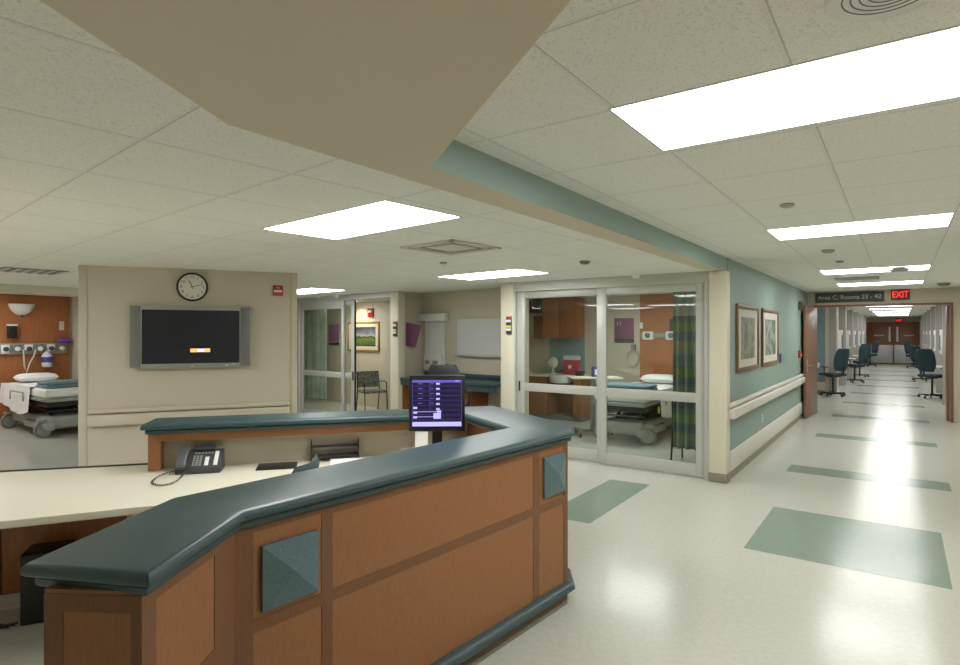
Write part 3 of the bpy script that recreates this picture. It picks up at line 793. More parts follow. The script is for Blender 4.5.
ch_t = office_chair('grey drafting chair at the alcove counter, behind the monitor', (-5.10, 6.36, 0), R(205), 'seatgrey', seat_z=.66, back_top=1.24)
g = 'office chairs along the far corridor'
spots = [(-1.44, 17.95, R(-130), 'nearest blue office chair on the left side of the far corridor'),
         (-1.25, 23.4, R(-115), 'front one of the middle pair of chairs on the left of the far corridor'),
         (-1.25, 26.4, R(-140), 'rear one of the middle pair of chairs on the left of the far corridor'),
         (-1.22, 35.0, R(-125), 'farthest chair on the left, beside the wooden end doors'),
         (.66, 18.9, R(148), 'nearest blue office chair on the right side of the far corridor'),
         (.60, 25.5, R(135), 'middle chair on the right side of the far corridor'),
         (.50, 34.5, R(125), 'farthest chair on the right, beside the wooden end doors')]
cc = None
for x, y, rz, lab in spots:
    if cc is None: cc = office_chair(lab, (x, y, 0), rz, group=g, seat_z=.58, back_top=1.26)
    else: copy_tree(cc, (x, y, 0), rz, lab)

def guest_chair(label, loc, rz):
    t = thing('guest_chair', label, 'chair', loc, rz)
    for s_ in (-1, 1):
        MB().tube([(s_*.25, -.22, 0), (s_*.25, -.2, .40), (s_*.25, -.17, .62), (s_*.25, -.10, .64), (s_*.25, .18, .62)], .012).build('leg', ['black'], t)
        MB().tube([(s_*.25, .26, 0), (s_*.25, .17, .45), (s_*.24, .24, .84)], .012).build('leg', ['black'], t)
    MB().box(-.25, -.22, .40, .25, .20, .46, bev=.02, seg=3).build('seat', ['pattern'], t)
    def fn(u, v): return ((u-.5)*.46, .19+.06*v+.02*math.cos((u-.5)*PI), .50+.34*v)
    MB().grid(fn, 8, 6, thick=.035).build('backrest', ['pattern'], t)
    return t
x, y, _ = gp(-4.86, 1.36)
guest_chair('metal-framed guest chair with patterned back beyond the half-open left door', (x, y, 0), R(70))
guest_chair('guest chair whose legs show below the plaid curtain', (-2.12, 7.72, 0), R(180))

# ================================================================== TV WALL THINGS
tv = thing('wall_television', 'silver flat television with side speakers on the cream wall', 'television', tp(1.051, 0, 1.62), A_T)
MB().box(-.485, -.10, -.335, .485, -.03, .335, bev=.01).build('bezel', ['silver'], tv)
for s_ in (-1, 1):
    sp_ = MB().box(min(s_*.487, s_*.586), -.092, -.32, max(s_*.487, s_*.586), -.035, .33, bev=.008).build('speaker', ['mgrey'], tv)
MB().box(-.2, -.03, -.15, .2, -.001, .15).build('wall_bracket', ['black'], tv)
MB().box(-.475, -.1025, -.285, .475+.0, -.1005, .29).build('screen', ['screen'], tv)
MB().box(-.015, -.1040, -.165, .055, -.1028, -.125, bev=.0).box(.125, -.1040, -.165, .18, -.1028, -.125).build('screen_message_ends', ['scr_or'], tv)
MB().box(.056, -.1042, -.163, .124, -.1029, -.127).build('screen_message_centre', ['scr_pk'], tv)
MB().box(-.005, -.103, -.316, .012, -.1005, -.306).box(.33, -.103, -.318, .36, -.1005, -.306).box(.40, -.103, -.302, .44, -.1005, -.296).build('buttons', ['white'], tv)
ck = thing('wall_clock', 'round black-rimmed wall clock above the television', 'clock', tp(1.05, 0, 2.166), A_T)
MB().lathe([(.155, -.001), (.157, -.03), (.150, -.042), (.140, -.042), (.138, -.02)], seg=48, axis='y').build('rim', ['black'], ck)
MB().lathe([(.137, -.001), (.137, -.0225)], seg=48, axis='y').build('dial', ['paper'], ck)
for k in range(1, 13):
    a = PI/2-2*PI*k/12; text('numeral', str(k), .042, 'dgrey', ck, (.108*math.cos(a), -.0230, .108*math.sin(a)), extr=.0005)
def hand(name, deg, L, w_):
    b = MB(); b.box(-w_, -.026, -.02, w_, -.024, L)
    rr = Matrix.Rotation(R(deg), 3, 'Y')
    for v in b.bm.verts: v.co = rr @ v.co
    b.build(name, ['black'], ck)
hand('hour_hand', -25, .075, .0035); hand('minute_hand', 73, .105, .0025)
al = thing('fire_alarm', 'red fire alarm strobe on the wall right of the television', 'fire alarm', tp(1.935, 0, 2.155), A_T)
MB().box(-.055, -.045, -.06, .055, -.001, .055, bev=.006).build('housing', ['red'], al)
MB().box(-.045, -.052, -.025, .045, -.0455, .0, bev=.002).build('strobe_lens', ['white'], al)
text('lettering', 'FIRE', .022, 'paper', al, (0, -.0465, .025))

# ================================================================== TEAL WALL THINGS
pm1 = picture_mat('garden_photo_print', [(.25, (.03, .04, .04)), (.42, (.15, .17, .17)), (.5, (.30, .31, .18)), (.6, (.10, .13, .13)), (.75, (.4, .41, .4))], 3.2, 1, .1)
pm2 = picture_mat('forest_photo_print', [(.25, (.03, .05, .03)), (.42, (.12, .18, .12)), (.5, (.32, .36, .34)), (.6, (.06, .10, .06)), (.75, (.35, .4, .38))], 4, 4, .1)
pm3 = picture_mat('landscape_print', [(.2, (.06, .10, .02)), (.40, (.14, .20, .05)), (.47, (.02, .03, .02)), (.53, (.35, .38, .40)), (.62, (.16, .19, .25)), (.8, (.03, .04, .05))], 5, 2, .62)
def framed(name, label, loc, rz, w_, h_, fw, mw, mh, pm, fmat, dp=.03):
    t = thing(name, label, 'picture', loc, rz)
    b = MB(); b.box(-w_/2, -dp, -h_/2, w_/2, -.001, -h_/2+fw, bev=.004); b.box(-w_/2, -dp, h_/2-fw, w_/2, -.001, h_/2, bev=.004)
    b.box(-w_/2, -dp, -h_/2+fw, -w_/2+fw, -.001, h_/2-fw, bev=.004); b.box(w_/2-fw, -dp, -h_/2+fw, w_/2, -.001, h_/2-fw, bev=.004)
    b.build('frame', [fmat], t)
    MB().box(-w_/2+fw, -.014, -h_/2+fw, w_/2-fw, -.002, h_/2-fw).build('mat_board', ['matboard'], t)
    MB().box(-w_/2+mw, -.0155, -h_/2+mh, w_/2-mw, -.0142, h_/2-mh).build('print', [pm], t)
    return t
framed('framed_picture', 'nearer of the two wood-framed pictures on the teal wall', (XW, 8.0, 1.60), PI/2, 1.27, .82, .05, .23, .15, pm1, 'frame')
framed('framed_picture', 'farther of the two wood-framed pictures on the teal wall', (XW, 9.57, 1.60), PI/2, 1.30, .82, .05, .23, .15, pm2, 'frame')
framed('framed_picture', 'oak-framed landscape picture seen through the half-open left door', gp(-5.79, 1.85, 1.58), A_G, 1.16, .68, .04, .13, .12, pm3, 'framegold')
def plate(name, label, cat, loc, rz, w_, h_, m, dp=.012):
    o = MB().box(-w_/2, -dp, -h_/2, w_/2, -.001, h_/2, bev=.003).build(name, [m], loc=loc, rotz=rz); return tag(o, label, cat)
plate('wall_plate', 'small dark blue plate on the teal wall right of the pictures', 'sign', (XW, 10.49, 1.26), PI/2, .10, .14, 'bluelabel', .02)
fp = thing('fire_pull_station', 'small red fire pull station on the teal wall by the open door', 'fire alarm', (XW, 12.6, 1.26), PI/2)
MB().box(-.05, -.05, -.07, .05, -.001, .07, bev=.005).build('housing', ['red'], fp); MB().box(-.035, -.06, -.02, .035, -.0505, .0).build('pull_bar', ['white'], fp)
plate('wall_strobe', 'brownish alarm strobe high on the teal wall by the open door', 'fire alarm', (XW, 12.66, 2.18), PI/2, .13, .16, 'brown', .06)
ou = thing('wall_outlet', 'white power outlet low on the teal wall below the handrail', 'outlet', (XW, 8.99, .468), PI/2)
MB().box(-.04, -.006, -.06, .04, -.001, .06, bev=.002).build('plate', ['offwhite'], ou)
MB().box(-.012, -.009, .012, .012, -.0062, .036).box(-.012, -.009, -.036, .012, -.0062, -.012).build('sockets', ['silver'], ou)

# corridor doors
def leaf(name, loc, rz, label, sd):
    d = estruct(name, loc, rz, label, 'door')
    def yb(a, c): return (min(sd*a, sd*c), max(sd*a, sd*c))
    def bx_(b, x0, y0, z0, x1, y1, z1, bev=0):
        p, q = yb(y0, y1); return b.box(x0, p, z0, x1, q, z1, bev=bev)
    bx_(MB(), 0, 0, .01, 1.06, .045, 2.19, .003).build('leaf', ['doorwood'], d)
    bx_(MB(), .93, .0455, .90, .99, .052, 1.14, .002).tube([(.965, sd*.055, 1.03), (.965, sd*.10, 1.03), (.82, sd*.10, 1.03)], .011).build('door_handle', ['silver'], d)
    bx_(MB(), .97, .0455, 2.10, 1.04, .049, 2.17).build('closer_bracket', ['silver'], d)
    return d
leaf('door_3', (-1.445, 13.94, 0), R(-94.5), 'open wooden corridor door folded back against the teal wall', 1)
leaf('door_4', (.755, 14.13, 0), R(88), 'open wooden corridor door on the right side of the corridor', 1)

# signs above opening
sg = thing('room_number_sign', 'dark grey overhead sign reading Area C, Rooms 23 - 42', 'sign', (-.846, 13.98, 2.385))
MB().box(-.59, -.03, -.10, .59, -.001, .10, bev=.003).build('board', ['signgrey'], sg)
text('lettering', 'Area C, Rooms 23 - 42', .115, 'signtext', sg, (0, -.0315, 0))
def exit_sign(loc, label):
    ex = thing('exit_sign', label, 'exit sign', loc)
    MB().box(-.15, -.045, -.13, .15, -.005, .07, bev=.004).build('housing', ['brown'], ex)
    text('lettering', 'EXIT', .18, 'redlit', ex, (0, -.047, -.03), extr=.002, sx=.72)
    b = MB()
    return ex
exit_sign((0, 13.98, 2.435), 'red EXIT sign beside the room number sign')
ex2 = exit_sign((-.05, 38.38, 2.35), 'small far red EXIT sign above the end doors')
MB_ = None

# far double doors
d = estruct('door_5', (-.30, 38.4, 0), 0, 'wooden double doors with steel lower panels at the far corridor end', 'door')
MB().box(-1.2, -.06, 0, 1.2, -.001, 2.25).build('frame', ['doorwood'], d)
for s_ in (-1, 1):
    x0, x1 = (s_*.01, s_*1.13) if s_ > 0 else (-1.13, -.01)
    lf_ = MB().box(x0, -.10, .01, x1, -.061, 2.2, bev=.004).build('leaf', ['wooddark'], d)
    MB().box(x0+.02, -.107, .06, x1-.02, -.101, 1.02, bev=.002).build('kick_plate', ['kick'], lf_)
    MB().box(s_*.17-.045, -.104, 1.2, s_*.17+.045, -.1005, 2.0).build('vision_pane', ['white'], lf_)
    MB().tube([(s_*.07, -.102, 1.04), (s_*.07, -.16, 1.06), (s_*.25, -.16, 1.06)], .018).build('door_handle', ['silver'], lf_)
    MB().box(s_*.65-.22, -.1035, 1.5, s_*.65+.22, -.1005, 1.56).build('lettering_strip', ['signtext'], lf_)

# far corridor sides: glass fronts and charting shelves
n = 6
for k in range(6):
    y = 18.54+3.3*k
    d = estruct('door_%d' % n, (-1.58, y, 0), 0); n += 1
    b = MB()
    for yy in (.0, .95, 1.9): b.box(.001, yy, 0, .05, yy+.08, 2.2)
    b.box(.001, 0, 2.2, .06, 1.98, 2.3); b.box(.001, 0, 0, .05, 1.98, .1); b.build('frame', ['alu'], d)
    MB().box(.015, .08, .1, .02, 1.9, 2.2).build('glass_pane', ['glass'], d)
    b2 = MB().box(.0015, .08, .1, .008, 1.9, 2.2).build('curtain_backing', ['dgrey'], d)
names = ['nearest', 'second', 'third', 'fourth', 'fifth']
for k in range(5):
    y = 20.9+3.3*k
    t = thing('charting_shelf', names[k]+' white charting shelf on the left wall of the far corridor', 'shelf', (-1.58, y, 0), group='charting shelves on the left of the far corridor')
    MB().box(.001, -.28, .74, .30, .28, .78).build('shelf', ['white'], t); MB().box(.001, -.26, 1.1, .14, .26, 1.75, bev=.01).build('cabinet', ['white'], t)
    MB().box(.14, -.22, 1.2, .146, .22, 1.6).build('screen', ['dgrey'], t)
for k in range(6):
    y = 17.5+3.3*k
    d = estruct('door_%d' % n, (1.0, y, 0), 0); n += 1
    b = MB()
    for yy in (.0, .95, 1.9): b.box(-.05, yy, 0, -.001, yy+.08, 2.2)
    b.box(-.06, 0, 2.2, -.001, 1.98, 2.3); b.box(-.05, 0, 0, -.001, 1.98, .1); b.build('frame', ['alu'], d)
    MB().box(-.02, .08, .1, -.015, 1.9, 2.2).build('glass_pane', ['glass'], d)
    MB().box(-.008, .08, .1, -.0015, 1.9, 2.2).build('curtain_backing', ['dgrey'], d)
for k in range(5):
    y = 19.95+3.3*k
    t = thing('charting_shelf', names[k]+' white charting shelf on the right wall of the far corridor', 'shelf', (1.0, y, 0), group='charting shelves on the right of the far corridor')
    MB().box(-.26, -.28, .74, -.001, .28, .78).build('shelf', ['white'], t); MB().box(-.14, -.26, 1.1, -.001, .26, 1.75, bev=.01).build('cabinet', ['white'], t)
    MB().box(-.146, -.22, 1.2, -.14, .22, 1.6).build('screen', ['dgrey'], t)
# blue wall bits by the recess
struct(MB().box(-2.6, 18.385, 0, -1.665, 18.399, .1).build('baseboard_recess', ['cove'], smooth=False))
struct(MB().box(-2.6, 18.37, .1, -1.665, 18.399, .33).build('trim_15', ['offwhite'], smooth=False), 'off-white crash board on the blue wall', 'crash board')
t = thing('handrail', 'short off-white handrail on the blue wall beyond the open door', 'handrail', (0, 18.4, 0))
MB().box(-2.55, -.08, .72, -1.78, -.02, .86, bev=.01).build('rail', ['offwhite'], t); MB().box(-2.5, -.02, .74, -1.83, -.001, .84).build('backing', ['offwhite'], t)
plate('notice_paper', 'white paper notice on the blue wall beyond the open door', 'notice', (-1.98, 18.4, 1.35), 0, .24, .42, 'paper', .01)

# ================================================================== ALCOVE THINGS (frame G)
ct = thing('wall_counter', 'dark teal counter in the alcove below the whiteboard', 'counter', gp(-1.385, 0, 0), A_G)
MB().box(-1.05, -.02, .885, 1.06, .615, .925, bev=.008).build('countertop', ['counter'], ct)
MB().box(-1.05, .595, .926, 1.06, .618, 1.0, bev=.004).build('backsplash', ['counter'], ct)
MB().box(-1.05, -.0, .80, 1.06, .03, .884).build('apron', ['counter'], ct)
MB().box(.38, .04, 0, .44, .58, .884).build('support_panel', ['wooddark'], ct); MB().box(-1.04, .04, 0, -.98, .58, .884).build('support_panel', ['wooddark'], ct)
wb = thing('whiteboard', 'large blank whiteboard on the alcove wall', 'whiteboard', gp(-1.0, .62, 1.60), A_G)
MB().box(-.66, -.018, -.30, .66, -.001, .30, bev=.002).build('frame', ['alu'], wb); MB().box(-.645, -.0195, -.285, .645, -.0182, .285).build('writing_surface', ['whiteboard'], wb)
MB().box(-.66, -.07, -.315, .66, -.019, -.30, bev=.003).build('pen_tray', ['alu'], wb)
wn = thing('shaded_window', 'narrow white panel with roller valance left of the whiteboard', 'window shade', gp(-2.19, .62, 1.45), A_G)
MB().box(-.24, -.006, -.42, .24, -.001, .42).build('panel', ['white'], wn)
MB().box(-.34, -.10, .42, .33, -.001, .545, bev=.008).build('valance', ['white'], wn)
bx = thing('glove_dispenser', 'white dispenser box low on the panel left of the whiteboard', 'dispenser', gp(-2.19, .612, 1.15), A_G)
MB().box(-.20, -.07, -.12, .20, -.001, .13, bev=.005).build('box', ['white'], bx)
MB().box(-.17, -.073, -.02, -.05, -.0705, .04).box(.02, -.073, -.02, .15, -.0705, .04).build('slots', ['silver'], bx)
tag(MB().lathe([(.05, 0), (.055, .1), (.04, .16), (.05, .2), (.02, .22)], seg=20).build('telephone_headset_stand', ['dgrey'], loc=gp(-1.72, .45, .926)), 'small dark object standing on the alcove counter below the panel', 'stand')
ps = thing('wall_sign', 'plum sign leaning out from the alcove side wall', 'sign', gp(-2.44, .30, 1.63), A_G+R(35))
MB().box(-.13, -.01, -.19, .13, .0, .19, bev=.002, rot=Matrix.Rotation(R(14), 3, 'Y')).build('board', ['plum'], ps)
MB().box(-.02, .0, -.05, .02, .06, .05).build('bracket', ['silver'], ps)
def code_flags(loc, rz, label):
    t = thing('call_light', label, 'indicator light', loc, rz)
    MB().box(-.045, -.02, -.125, .045, -.001, .125, bev=.004).build('housing', ['mgrey'], t)
    for k, (m) in enumerate(('red', 'white', 'dgrey', 'yellow', 'white', 'dgrey')):
        MB().box(-.04, -.035, .085-k*.04, .04, -.0205, .115-k*.04, bev=.003).build('lens', [m], t)
code_flags(gp(-.01, -.05, 1.77), A_G, 'striped call light on the post right of the whiteboard')
code_flags(gp(-2.43, -.05, 1.73), A_G, 'striped call light on the post left of the alcove')
# left bay room
st = thing('fire_alarm', 'red fire strobe above the oak-framed picture', 'fire alarm', gp(-5.50, 1.85, 2.12), A_G)
MB().box(-.09, -.05, -.10, .09, -.001, .10, bev=.008).build('housing', ['red'], st); MB().box(-.05, -.06, .0, .05, -.0505, .05).build('strobe_lens', ['white'], st)
plate('room_sign', 'pink room number sign behind the closed left glass panel', 'sign', gp(-6.95, 1.85, 1.66), A_G, .42, .42, 'pink')
o = plate('sign_strip', 'dark strip sign below the pink room number sign', 'sign', gp(-6.95, 1.85, 1.40), A_G, .42, .07, 'dgrey')
def curtain(label, loc, rz, w_, z0, z1, m, ztop=None, amp=.035, waves=9):
    t = thing('privacy_curtain', label, 'curtain', loc, rz)
    def fn(u, v): return ((u-.5)*w_, amp*math.sin(u*waves*2*PI)*(1-.3*v)+.01*math.sin(u*23), z0+(z1-z0)*v)
    MB().grid(fn, waves*10, 6, thick=.003).build('fabric', [m], t)
    if ztop:
        def fn2(u, v): return ((u-.5)*w_, amp*math.sin(u*waves*2*PI)*.7+.01*math.sin(u*23), z1+(ztop-z1)*v)
        MB().grid(fn2, waves*10, 3, thick=.002).build('mesh_top', ['net'], t)
        MB().box(-w_/2-.1, -.012, ztop, w_/2+.1, .012, ztop+.02).build('track', ['alu'], t)
    return t
curtain('pale green striped curtain behind the left glass door panel', gp(-6.25, .75, 0), A_G, 1.3, .25, 2.3, 'palegreen', 2.335, .04, 8)
curtain('green and blue plaid curtain behind the right glass panel', (-2.125, 7.25, 0), 0, .31, .25, 1.87, 'plaid', 2.335, .045, 3)
dl = bpy.data.lights.new('wall_washer', 'SPOT'); dl.energy = 16; dl.color = (1, .72, .38); dl.spot_size = R(100); dl.spot_blend = .8; dl.shadow_soft_size = .05
wl = thing('downlight', 'warm recessed downlight above the oak-framed picture', 'ceiling light', gp(-5.85, 1.45, ZL), A_G)
MB().lathe([(.07, -.001), (.07, -.01), (.055, -.012), (.05, -.003)], seg=24).build('rim', ['white'], wl)
lo_ = bpy.data.objects.new('bulb', dl); C.objects.link(lo_); lo_.parent = wl; lo_.location = (0, 0, -.03); lo_.rotation_euler = (R(30), 0, 0)

# ================================================================== ROOM 1 THINGS
lc = thing('sink_cabinet', 'wood sink cabinet with cream top behind the left glass panel', 'cabinet', (-5.43, 10.42, 0))
MB().box(-1.1, -.52, .08, -.10, .0, .82).box(.46, -.52, .08, .98-.37, .0, .82).box(-.10, -.05, .08, .46, .0, .82).build('body', ['wooddark'], lc)
MB().box(-1.1, -.45, 0, .60, -.02, .08).build('toe_kick', ['mgrey'], lc)
MB().box(-1.12, -.56, .82, .64, .005, .865, bev=.01).build('countertop', ['laminate'], lc)
MB().box(-1.08, -.535, .10, -.60, -.521, .80, bev=.003).build('door', ['wooddark'], lc); MB().box(-.58, -.535, .10, -.12, -.521, .80, bev=.003).build('door', ['wooddark'], lc)
MB().box(.47, -.535, .10, .60, -.521, .80, bev=.003).build('door', ['wooddark'], lc)
MB().lathe([(.24, .0), (.25, .06), (.22, -.09), (.1, -.12), (.02, -.12)][::1], c=(.15, -.40, .81), seg=28).build('sink_bowl', ['white'], lc)
MB().tube([(-.20, -.12, .865), (-.20, -.12, 1.12), (-.20, -.18, 1.18), (-.20, -.27, 1.16), (-.20, -.29, 1.12)], .012).tube([(-.38, -.12, .93), (-.02, -.12, .93)], .01).build('faucet', ['chrome'], lc)
uc = thing('upper_cabinet', 'orange-brown upper cabinet with two doors above the sink', 'cabinet', (-5.35, 10.43, 1.57))
MB().box(-.38, -.33, 0, .36, -.0, .78).build('body', ['headwood'], uc)
MB().box(-.375, -.347, .005, -.02, -.331, .775, bev=.003).build('door', ['headwood'], uc); MB().box(-.01, -.347, .005, .355, -.331, .775, bev=.003).build('door', ['wooddark'], uc)  # left door in brighter veneer, painting in the light that falls on it
plate('wall_mirror', 'small mirror left of the upper cabinet, reflected wood painted on in brown', 'mirror', (-6.0, 10.45, 1.78), 0, .28, .46, 'wooddark', .02)  # veneer colour stands in for the wood reflected in the mirror
t = thing('room_monitor', 'dark bracketed television high in the corner of the glass room', 'television', (-6.0, 10.30, 2.20), R(-10))
MB().box(-.17, -.06, -.14, .17, .0, .13, bev=.02).build('body', ['dgrey'], t); MB().box(-.14, -.063, -.11, .14, -.0605, .10).build('screen', ['screen'], t); MB().box(-.03, 0, -.03, .03, .12, .03).build('bracket', ['mgrey'], t)
sb = thing('sharps_bin', 'red sharps bin with a clear lid on the sink counter', 'bin', (-5.12, 10.15, .866))
MB().box(-.14, -.09, 0, .14, .09, .28, bev=.015).build('bin', ['redbin'], sb); MB().box(-.145, -.095, .281, .145, .095, .36, bev=.02).build('lid', ['clearlid'], sb)
MB().box(-.03, -.093, .12, .03, -.0905, .18).build('label', ['paper'], sb)
tag(MB().ell((0, 0, .22), (.10, .09, .11)).cyl((0, 0, 0), (0, 0, .2), .02).build('towel_roll', ['post'], loc=(-5.50, 10.10, 1.12-.254)), 'rounded beige dispenser standing beside the faucet', 'dispenser')
tp1 = thing('telephone', 'black telephone on the right end of the sink counter', 'telephone', (-4.87, 9.98, .866), R(20))
MB().box(-.08, -.09, 0, .08, .09, .05, bev=.015).build('body', ['black'], tp1); MB().box(-.10, -.03, .05, .10, .03, .085, bev=.015).build('handset', ['black'], tp1)
ot = thing('overbed_table', 'rolling overbed table with beige top beside the bed', 'table', (-4.05, 8.85, 0), R(35))
MB().box(-.42, -.20, .92, .42, .20, .95, bev=.012).build('tabletop', ['laminate'], ot)
MB().box(-.07, -.04, .08, .0, .04, .92, bev=.004).build('post', ['silver'], ot)
MB().box(-.30, -.25, .06, -.24, .25, .09, bev=.006).box(-.30, -.03, .055, .30, .03, .085, bev=.006).build('base', ['mgrey'], ot)
for x, y in ((-.27, -.25), (-.27, .25), (.28, 0)): MB().cyl((x-.012, y, .03), (x+.012, y, .03), .03).build('caster', ['black'], ot)
bx = thing('supply_box', 'small blue and white box on the overbed table', 'box', (-4.02, 8.87, .951), R(35))
MB().box(-.08, -.06, 0, .08, .06, .16, bev=.004).build('box', ['bluelabel'], bx); MB().box(-.05, -.0625, .03, .05, -.0605, .12).build('label', ['paper'], bx)
sgn = thing('room_sign', 'plum room sign with a dark strip on the cream wall behind the glass', 'sign', (-4.19, 10.45, 1.74))
MB().box(-.19, -.012, -.18, .19, -.001, .20, bev=.002).build('plate', ['plum'], sgn); MB().box(-.19, -.013, -.26, .19, -.001, -.185, bev=.002).build('strip', ['dgrey'], sgn)
text('numerals', '11', .12, 'signtext', sgn, (-.10, -.0135, .10))
hc = thing('coiled_hose', 'grey hose coiled on a hook below the plum sign', 'hose', (-4.0, 10.44, 1.25))
b = MB()
b.tube([(.11*math.cos(a/10*PI), -.02-.0012*a, -.05+.15*math.sin(a/10*PI)) for a in range(41)], .008, seg=6); b.build('hose', ['silver'], hc)
MB().box(-.04, -.05, .10, .04, -.001, .20, bev=.006).build('hook_box', ['mgrey'], hc)
hr = thing('headwall_rail', 'medical gas rail with outlets on the wood wall behind the bed', 'rail', (-2.9, 10.40, 1.6))
MB().box(-.95, -.03, -.02, .95, -.001, .06, bev=.004).build('rail', ['silver'], hr)
for x in (-.80, -.38, .2, .6):
    q = MB().box(x-.10, -.07, -.06, x+.10, -.031, .09, bev=.008).build('outlet_box', ['white'], hr)
    MB().lathe([(.045, -.071), (.045, -.10), (.02, -.12)], c=(x, 0, .02), seg=16, axis='y').build('gauge', ['mgrey'], q)
plate('bed_switch', 'small white switch hanging on the wood wall behind the bed', 'switch', (-3.84, 10.40, 1.80), 0, .05, .11, 'white', .02)
plate('wall_device', 'dark rectangular device on the wood wall beside the plaid curtain', 'device', (-3.20, 10.40, 1.76), 0, .22, .30, 'dgrey', .06)

def hospital_bed(label, loc, rz):
    t = thing('hospital_bed', label, 'bed', loc, rz)   # head towards +y, origin at the middle
    MB().box(-.34, -.92, .13, .34, .92, .33, bev=.05, seg=3).box(-.40, -.98, .12, -.26, .0, .24, bev=.03).box(.26, -.98, .12, .40, .0, .24, bev=.03).build('base_frame', ['bedgrey'], t)
    for sx in (-1, 1):
        for sy in (-1, 1):
            cx_, cy_, ax, ay = sx*.37, sy*.78, .15, -.99
            wh = MB().cyl((cx_-.028*ax, cy_-.028*ay, .126), (cx_+.028*ax, cy_+.028*ay, .126), .125, seg=28).build('wheel', ['mgrey'], t)
            MB().cyl((cx_-.034*ax, cy_-.034*ay, .126), (cx_+.034*ax, cy_+.034*ay, .126), .095, seg=24).build('hub', ['silver'], wh)
            MB().box(cx_-.08, cy_-.07, .245, cx_+.08, cy_+.07, .30, bev=.025).build('wheel_housing', ['bedgrey'], t)
    b = MB()
    for sx in (-.2, .2): b.tube([(sx, -.6, .32), (sx, -.2, .58)], .028).tube([(sx, .6, .32), (sx, .2, .58)], .028)
    b.box(-.36, -.9, .48, .36, .9, .57, bev=.01).tube([(-.36, -.9, .42), (.36, -.9, .42)], .015).box(-.2, -.35, .34, .25, .1, .44, bev=.02)
    b.build('lift_mechanism', ['black'], t)
    MB().box(-.42, -1.0, .58, .42, 1.0, .63, bev=.015).build('deck', ['bedgrey'], t)
    MB().box(-.41, -.99, .631, .41, .98, .78, bev=.04, seg=3).build('mattress', ['linen'], t)
    def fn(u, v):
        x = -.435+.87*u; y = -.45+1.4*v; 
        return (x, y, .79+.006*math.sin(9*u+4*v))
    def side(s_):
        def f(u, v):
            y = -.45+1.4*u; z = .79-(.40+.06*math.sin(5*u))*v
            return (s_*(.437+.03*v+.012*math.sin(u*26)*v), y, z)
        return f
    MB().grid(fn, 10, 14, thick=.006).grid(side(1), 40, 6, thick=.006).grid(side(-1), 40, 6, thick=.006).build('sheet', ['linen'], t)
    for sx in (-1, 1):
        b = MB(); b.tube([(sx*.50, -.35, .56), (sx*.50, -.33, .70), (sx*.50, .25, .70), (sx*.50, .27, .56)], .012)
        b.build('side_rail', ['bedgrey'], t)
    MB().box(-.40, -1.04, .575, .40, -1.005, .625, bev=.012).build('foot_bumper', ['bedgrey'], t)
    MB().box(-.40, 1.005, .50, .40, 1.05, .74, bev=.02).build('headboard', ['bedgrey'], t)
    MB().box(.425, -.5, .44, .44, -.46, .54).build('warning_tag', ['yellow'], t)
    return t
def pillow(label, loc, rz):
    b = MB()
    def q(sgn):
        def f(u, v):
            a = (1-(2*u-1)**4)*(1-(2*v-1)**4); return ((u-.5)*.62*(1-.06*(2*v-1)**2), (v-.5)*.40, .075+sgn*.075*max(0, a)**.5)
        return f
    b.grid(q(1), 14, 12); b.grid(q(-1), 14, 12)
    return tag(b.build('pillow', ['linen'], loc=loc, rotz=rz), label, 'pillow')
def folded(label, loc, rz):
    t = MB().box(-.42, -.24, 0, .42, .24, .05, bev=.022, seg=3).box(-.41, -.235, .052, .41, .24, .10, bev=.024, seg=3).build('folded_blanket', ['blanket'], loc=loc, rotz=rz)
    return tag(t, label, 'blanket')
BR = (-3.42, 9.30)
hospital_bed('hospital bed seen through the wide sliding glass doors', (*BR, 0), 0)
pillow('white pillow on the bed behind the glass doors', (BR[0]+.05, BR[1]+.72, .80), 0)
folded('folded blue blanket at the foot of the bed behind the glass doors', (BR[0], BR[1]-.70, .783), 0)
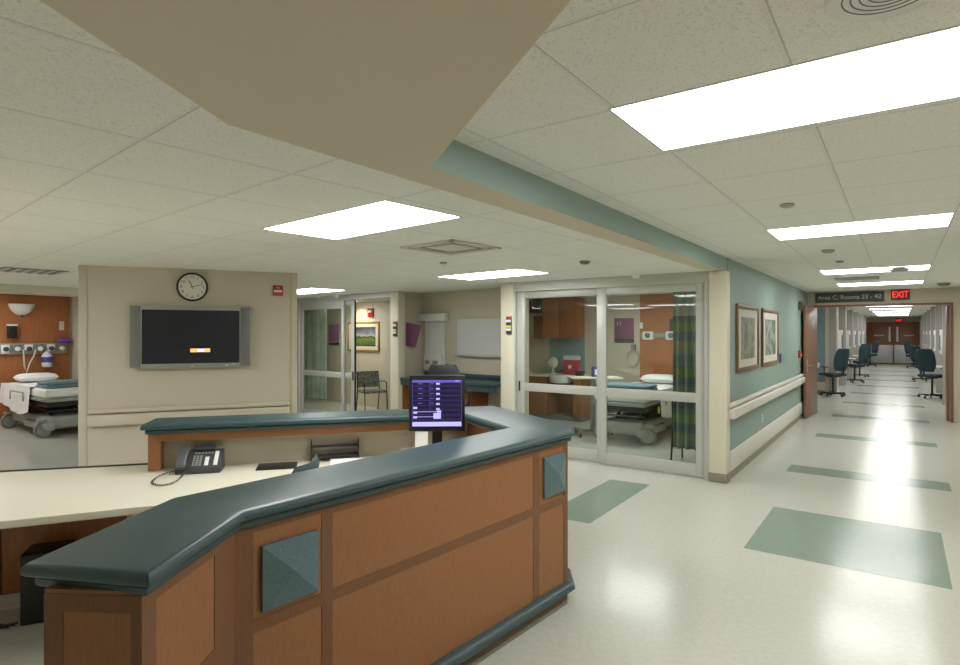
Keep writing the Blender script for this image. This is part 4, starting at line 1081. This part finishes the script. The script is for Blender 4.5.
# left room bed
a = R(90); mx_, my_ = -11.83, 3.86
hospital_bed('hospital bed in the open patient room at the far left', (mx_, my_, 0), a)
pillow('white pillow on the far left bed', fr((mx_, my_), a, 0, .70, .80), a)
folded('folded blue blanket near the foot of the far left bed', fr((mx_, my_), a, .05, -.70, .783), a)
hr = thing('headwall_rail', 'equipment rail with gauges and outlets on the left room wood wall', 'rail', bp_(-.0, -.041, 1.375), A_B)
MB().box(-1.2, -.04, -.10, 1.0, -.001, .10, bev=.004).build('rail', ['silver'], hr)
for k, x in enumerate((-.9, -.55, -.15, .05, .22, .39, .56, .73, .90)):
    q = MB().box(x-.06, -.09, -.08+.03*(k % 3), x+.06, -.041, .08, bev=.008).build('outlet_box', ['white' if k % 2 else 'mgrey'], hr)
    MB().lathe([(.04, -.091), (.04, -.12), (.02, -.13)], c=(x, 0, .0), seg=16, axis='y').build('gauge', ['dgrey' if k % 2 else 'white'], q)
cn = thing('suction_canister', 'clear and blue suction canister hanging below the left room rail', 'canister', bp_(.66, -.14, 1.02), A_B)
MB().lathe([(.05, 0), (.08, .02), (.085, .22), (.06, .26), (.02, .30)], seg=20).build('jar', ['clearlid'], cn); MB().lathe([(.087, .10), (.087, .2)], seg=20).build('band', ['bluelabel'], cn)
MB().tube([(0, .0, .30), (0, .0, .36)], .01).build('hook', ['silver'], cn)
tg = thing('suction_tube', 'looped pale tubing hanging from the left room rail', 'tube', bp_(.36, -.19, 1.02), A_B)
MB().tube([(-.06, .15, .34), (-.06, .03, .33), (-.06, -.02, .05), (-.03, -.02, -.08), (.02, -.02, .1), (.08, -.02, .22), (.12, .03, .33), (.12, .15, .34)], .012).build('tubing', ['offwhite'], tg)
pb = thing('purple_supply_pack', 'purple packet on the right end of the left room rail', 'packet', bp_(.95, -.11, 1.48), A_B)
MB().box(-.10, -.06, 0, .10, .05, .09, bev=.02).build('packet', [mat('purple_plastic', (.16, .07, .35), .5)], pb)
sc = thing('wall_sconce', 'half-bowl white wall lamp on the left room wood wall', 'lamp', bp_(.30, -.041, 2.0), A_B)
prof2 = [(.02, -.02), (.08, .0), (.15, .06), (.19, .14), (.20, .19), (.19, .19), (.14, .07)]
b = MB(); b.lathe(prof2, c=(0, 0, 0), seg=28)
for v in b.bm.verts: v.co.y = -abs(v.co.y)*.8-.002
b.build('shade', ['white'], sc); MB().ell((0, -.03, -.03), (.02, .02, .02)).build('finial', ['dgrey'], sc)
plate('soap_dispenser', 'black dispenser with white cap on the left room wood wall', 'dispenser', bp_(.15, -.041, 1.68), A_B, .13, .22, 'black', .09)
plate('dispenser_cap', 'white cap on top of the black dispenser in the left room', 'dispenser cap', bp_(.15, -.041, 1.805), A_B, .15, .03, 'white', .095)
plate('wall_switch', 'pale switch plate on the right of the left room wood wall', 'switch', bp_(.92, -.041, 1.80), A_B, .08, .17, 'post', .012)
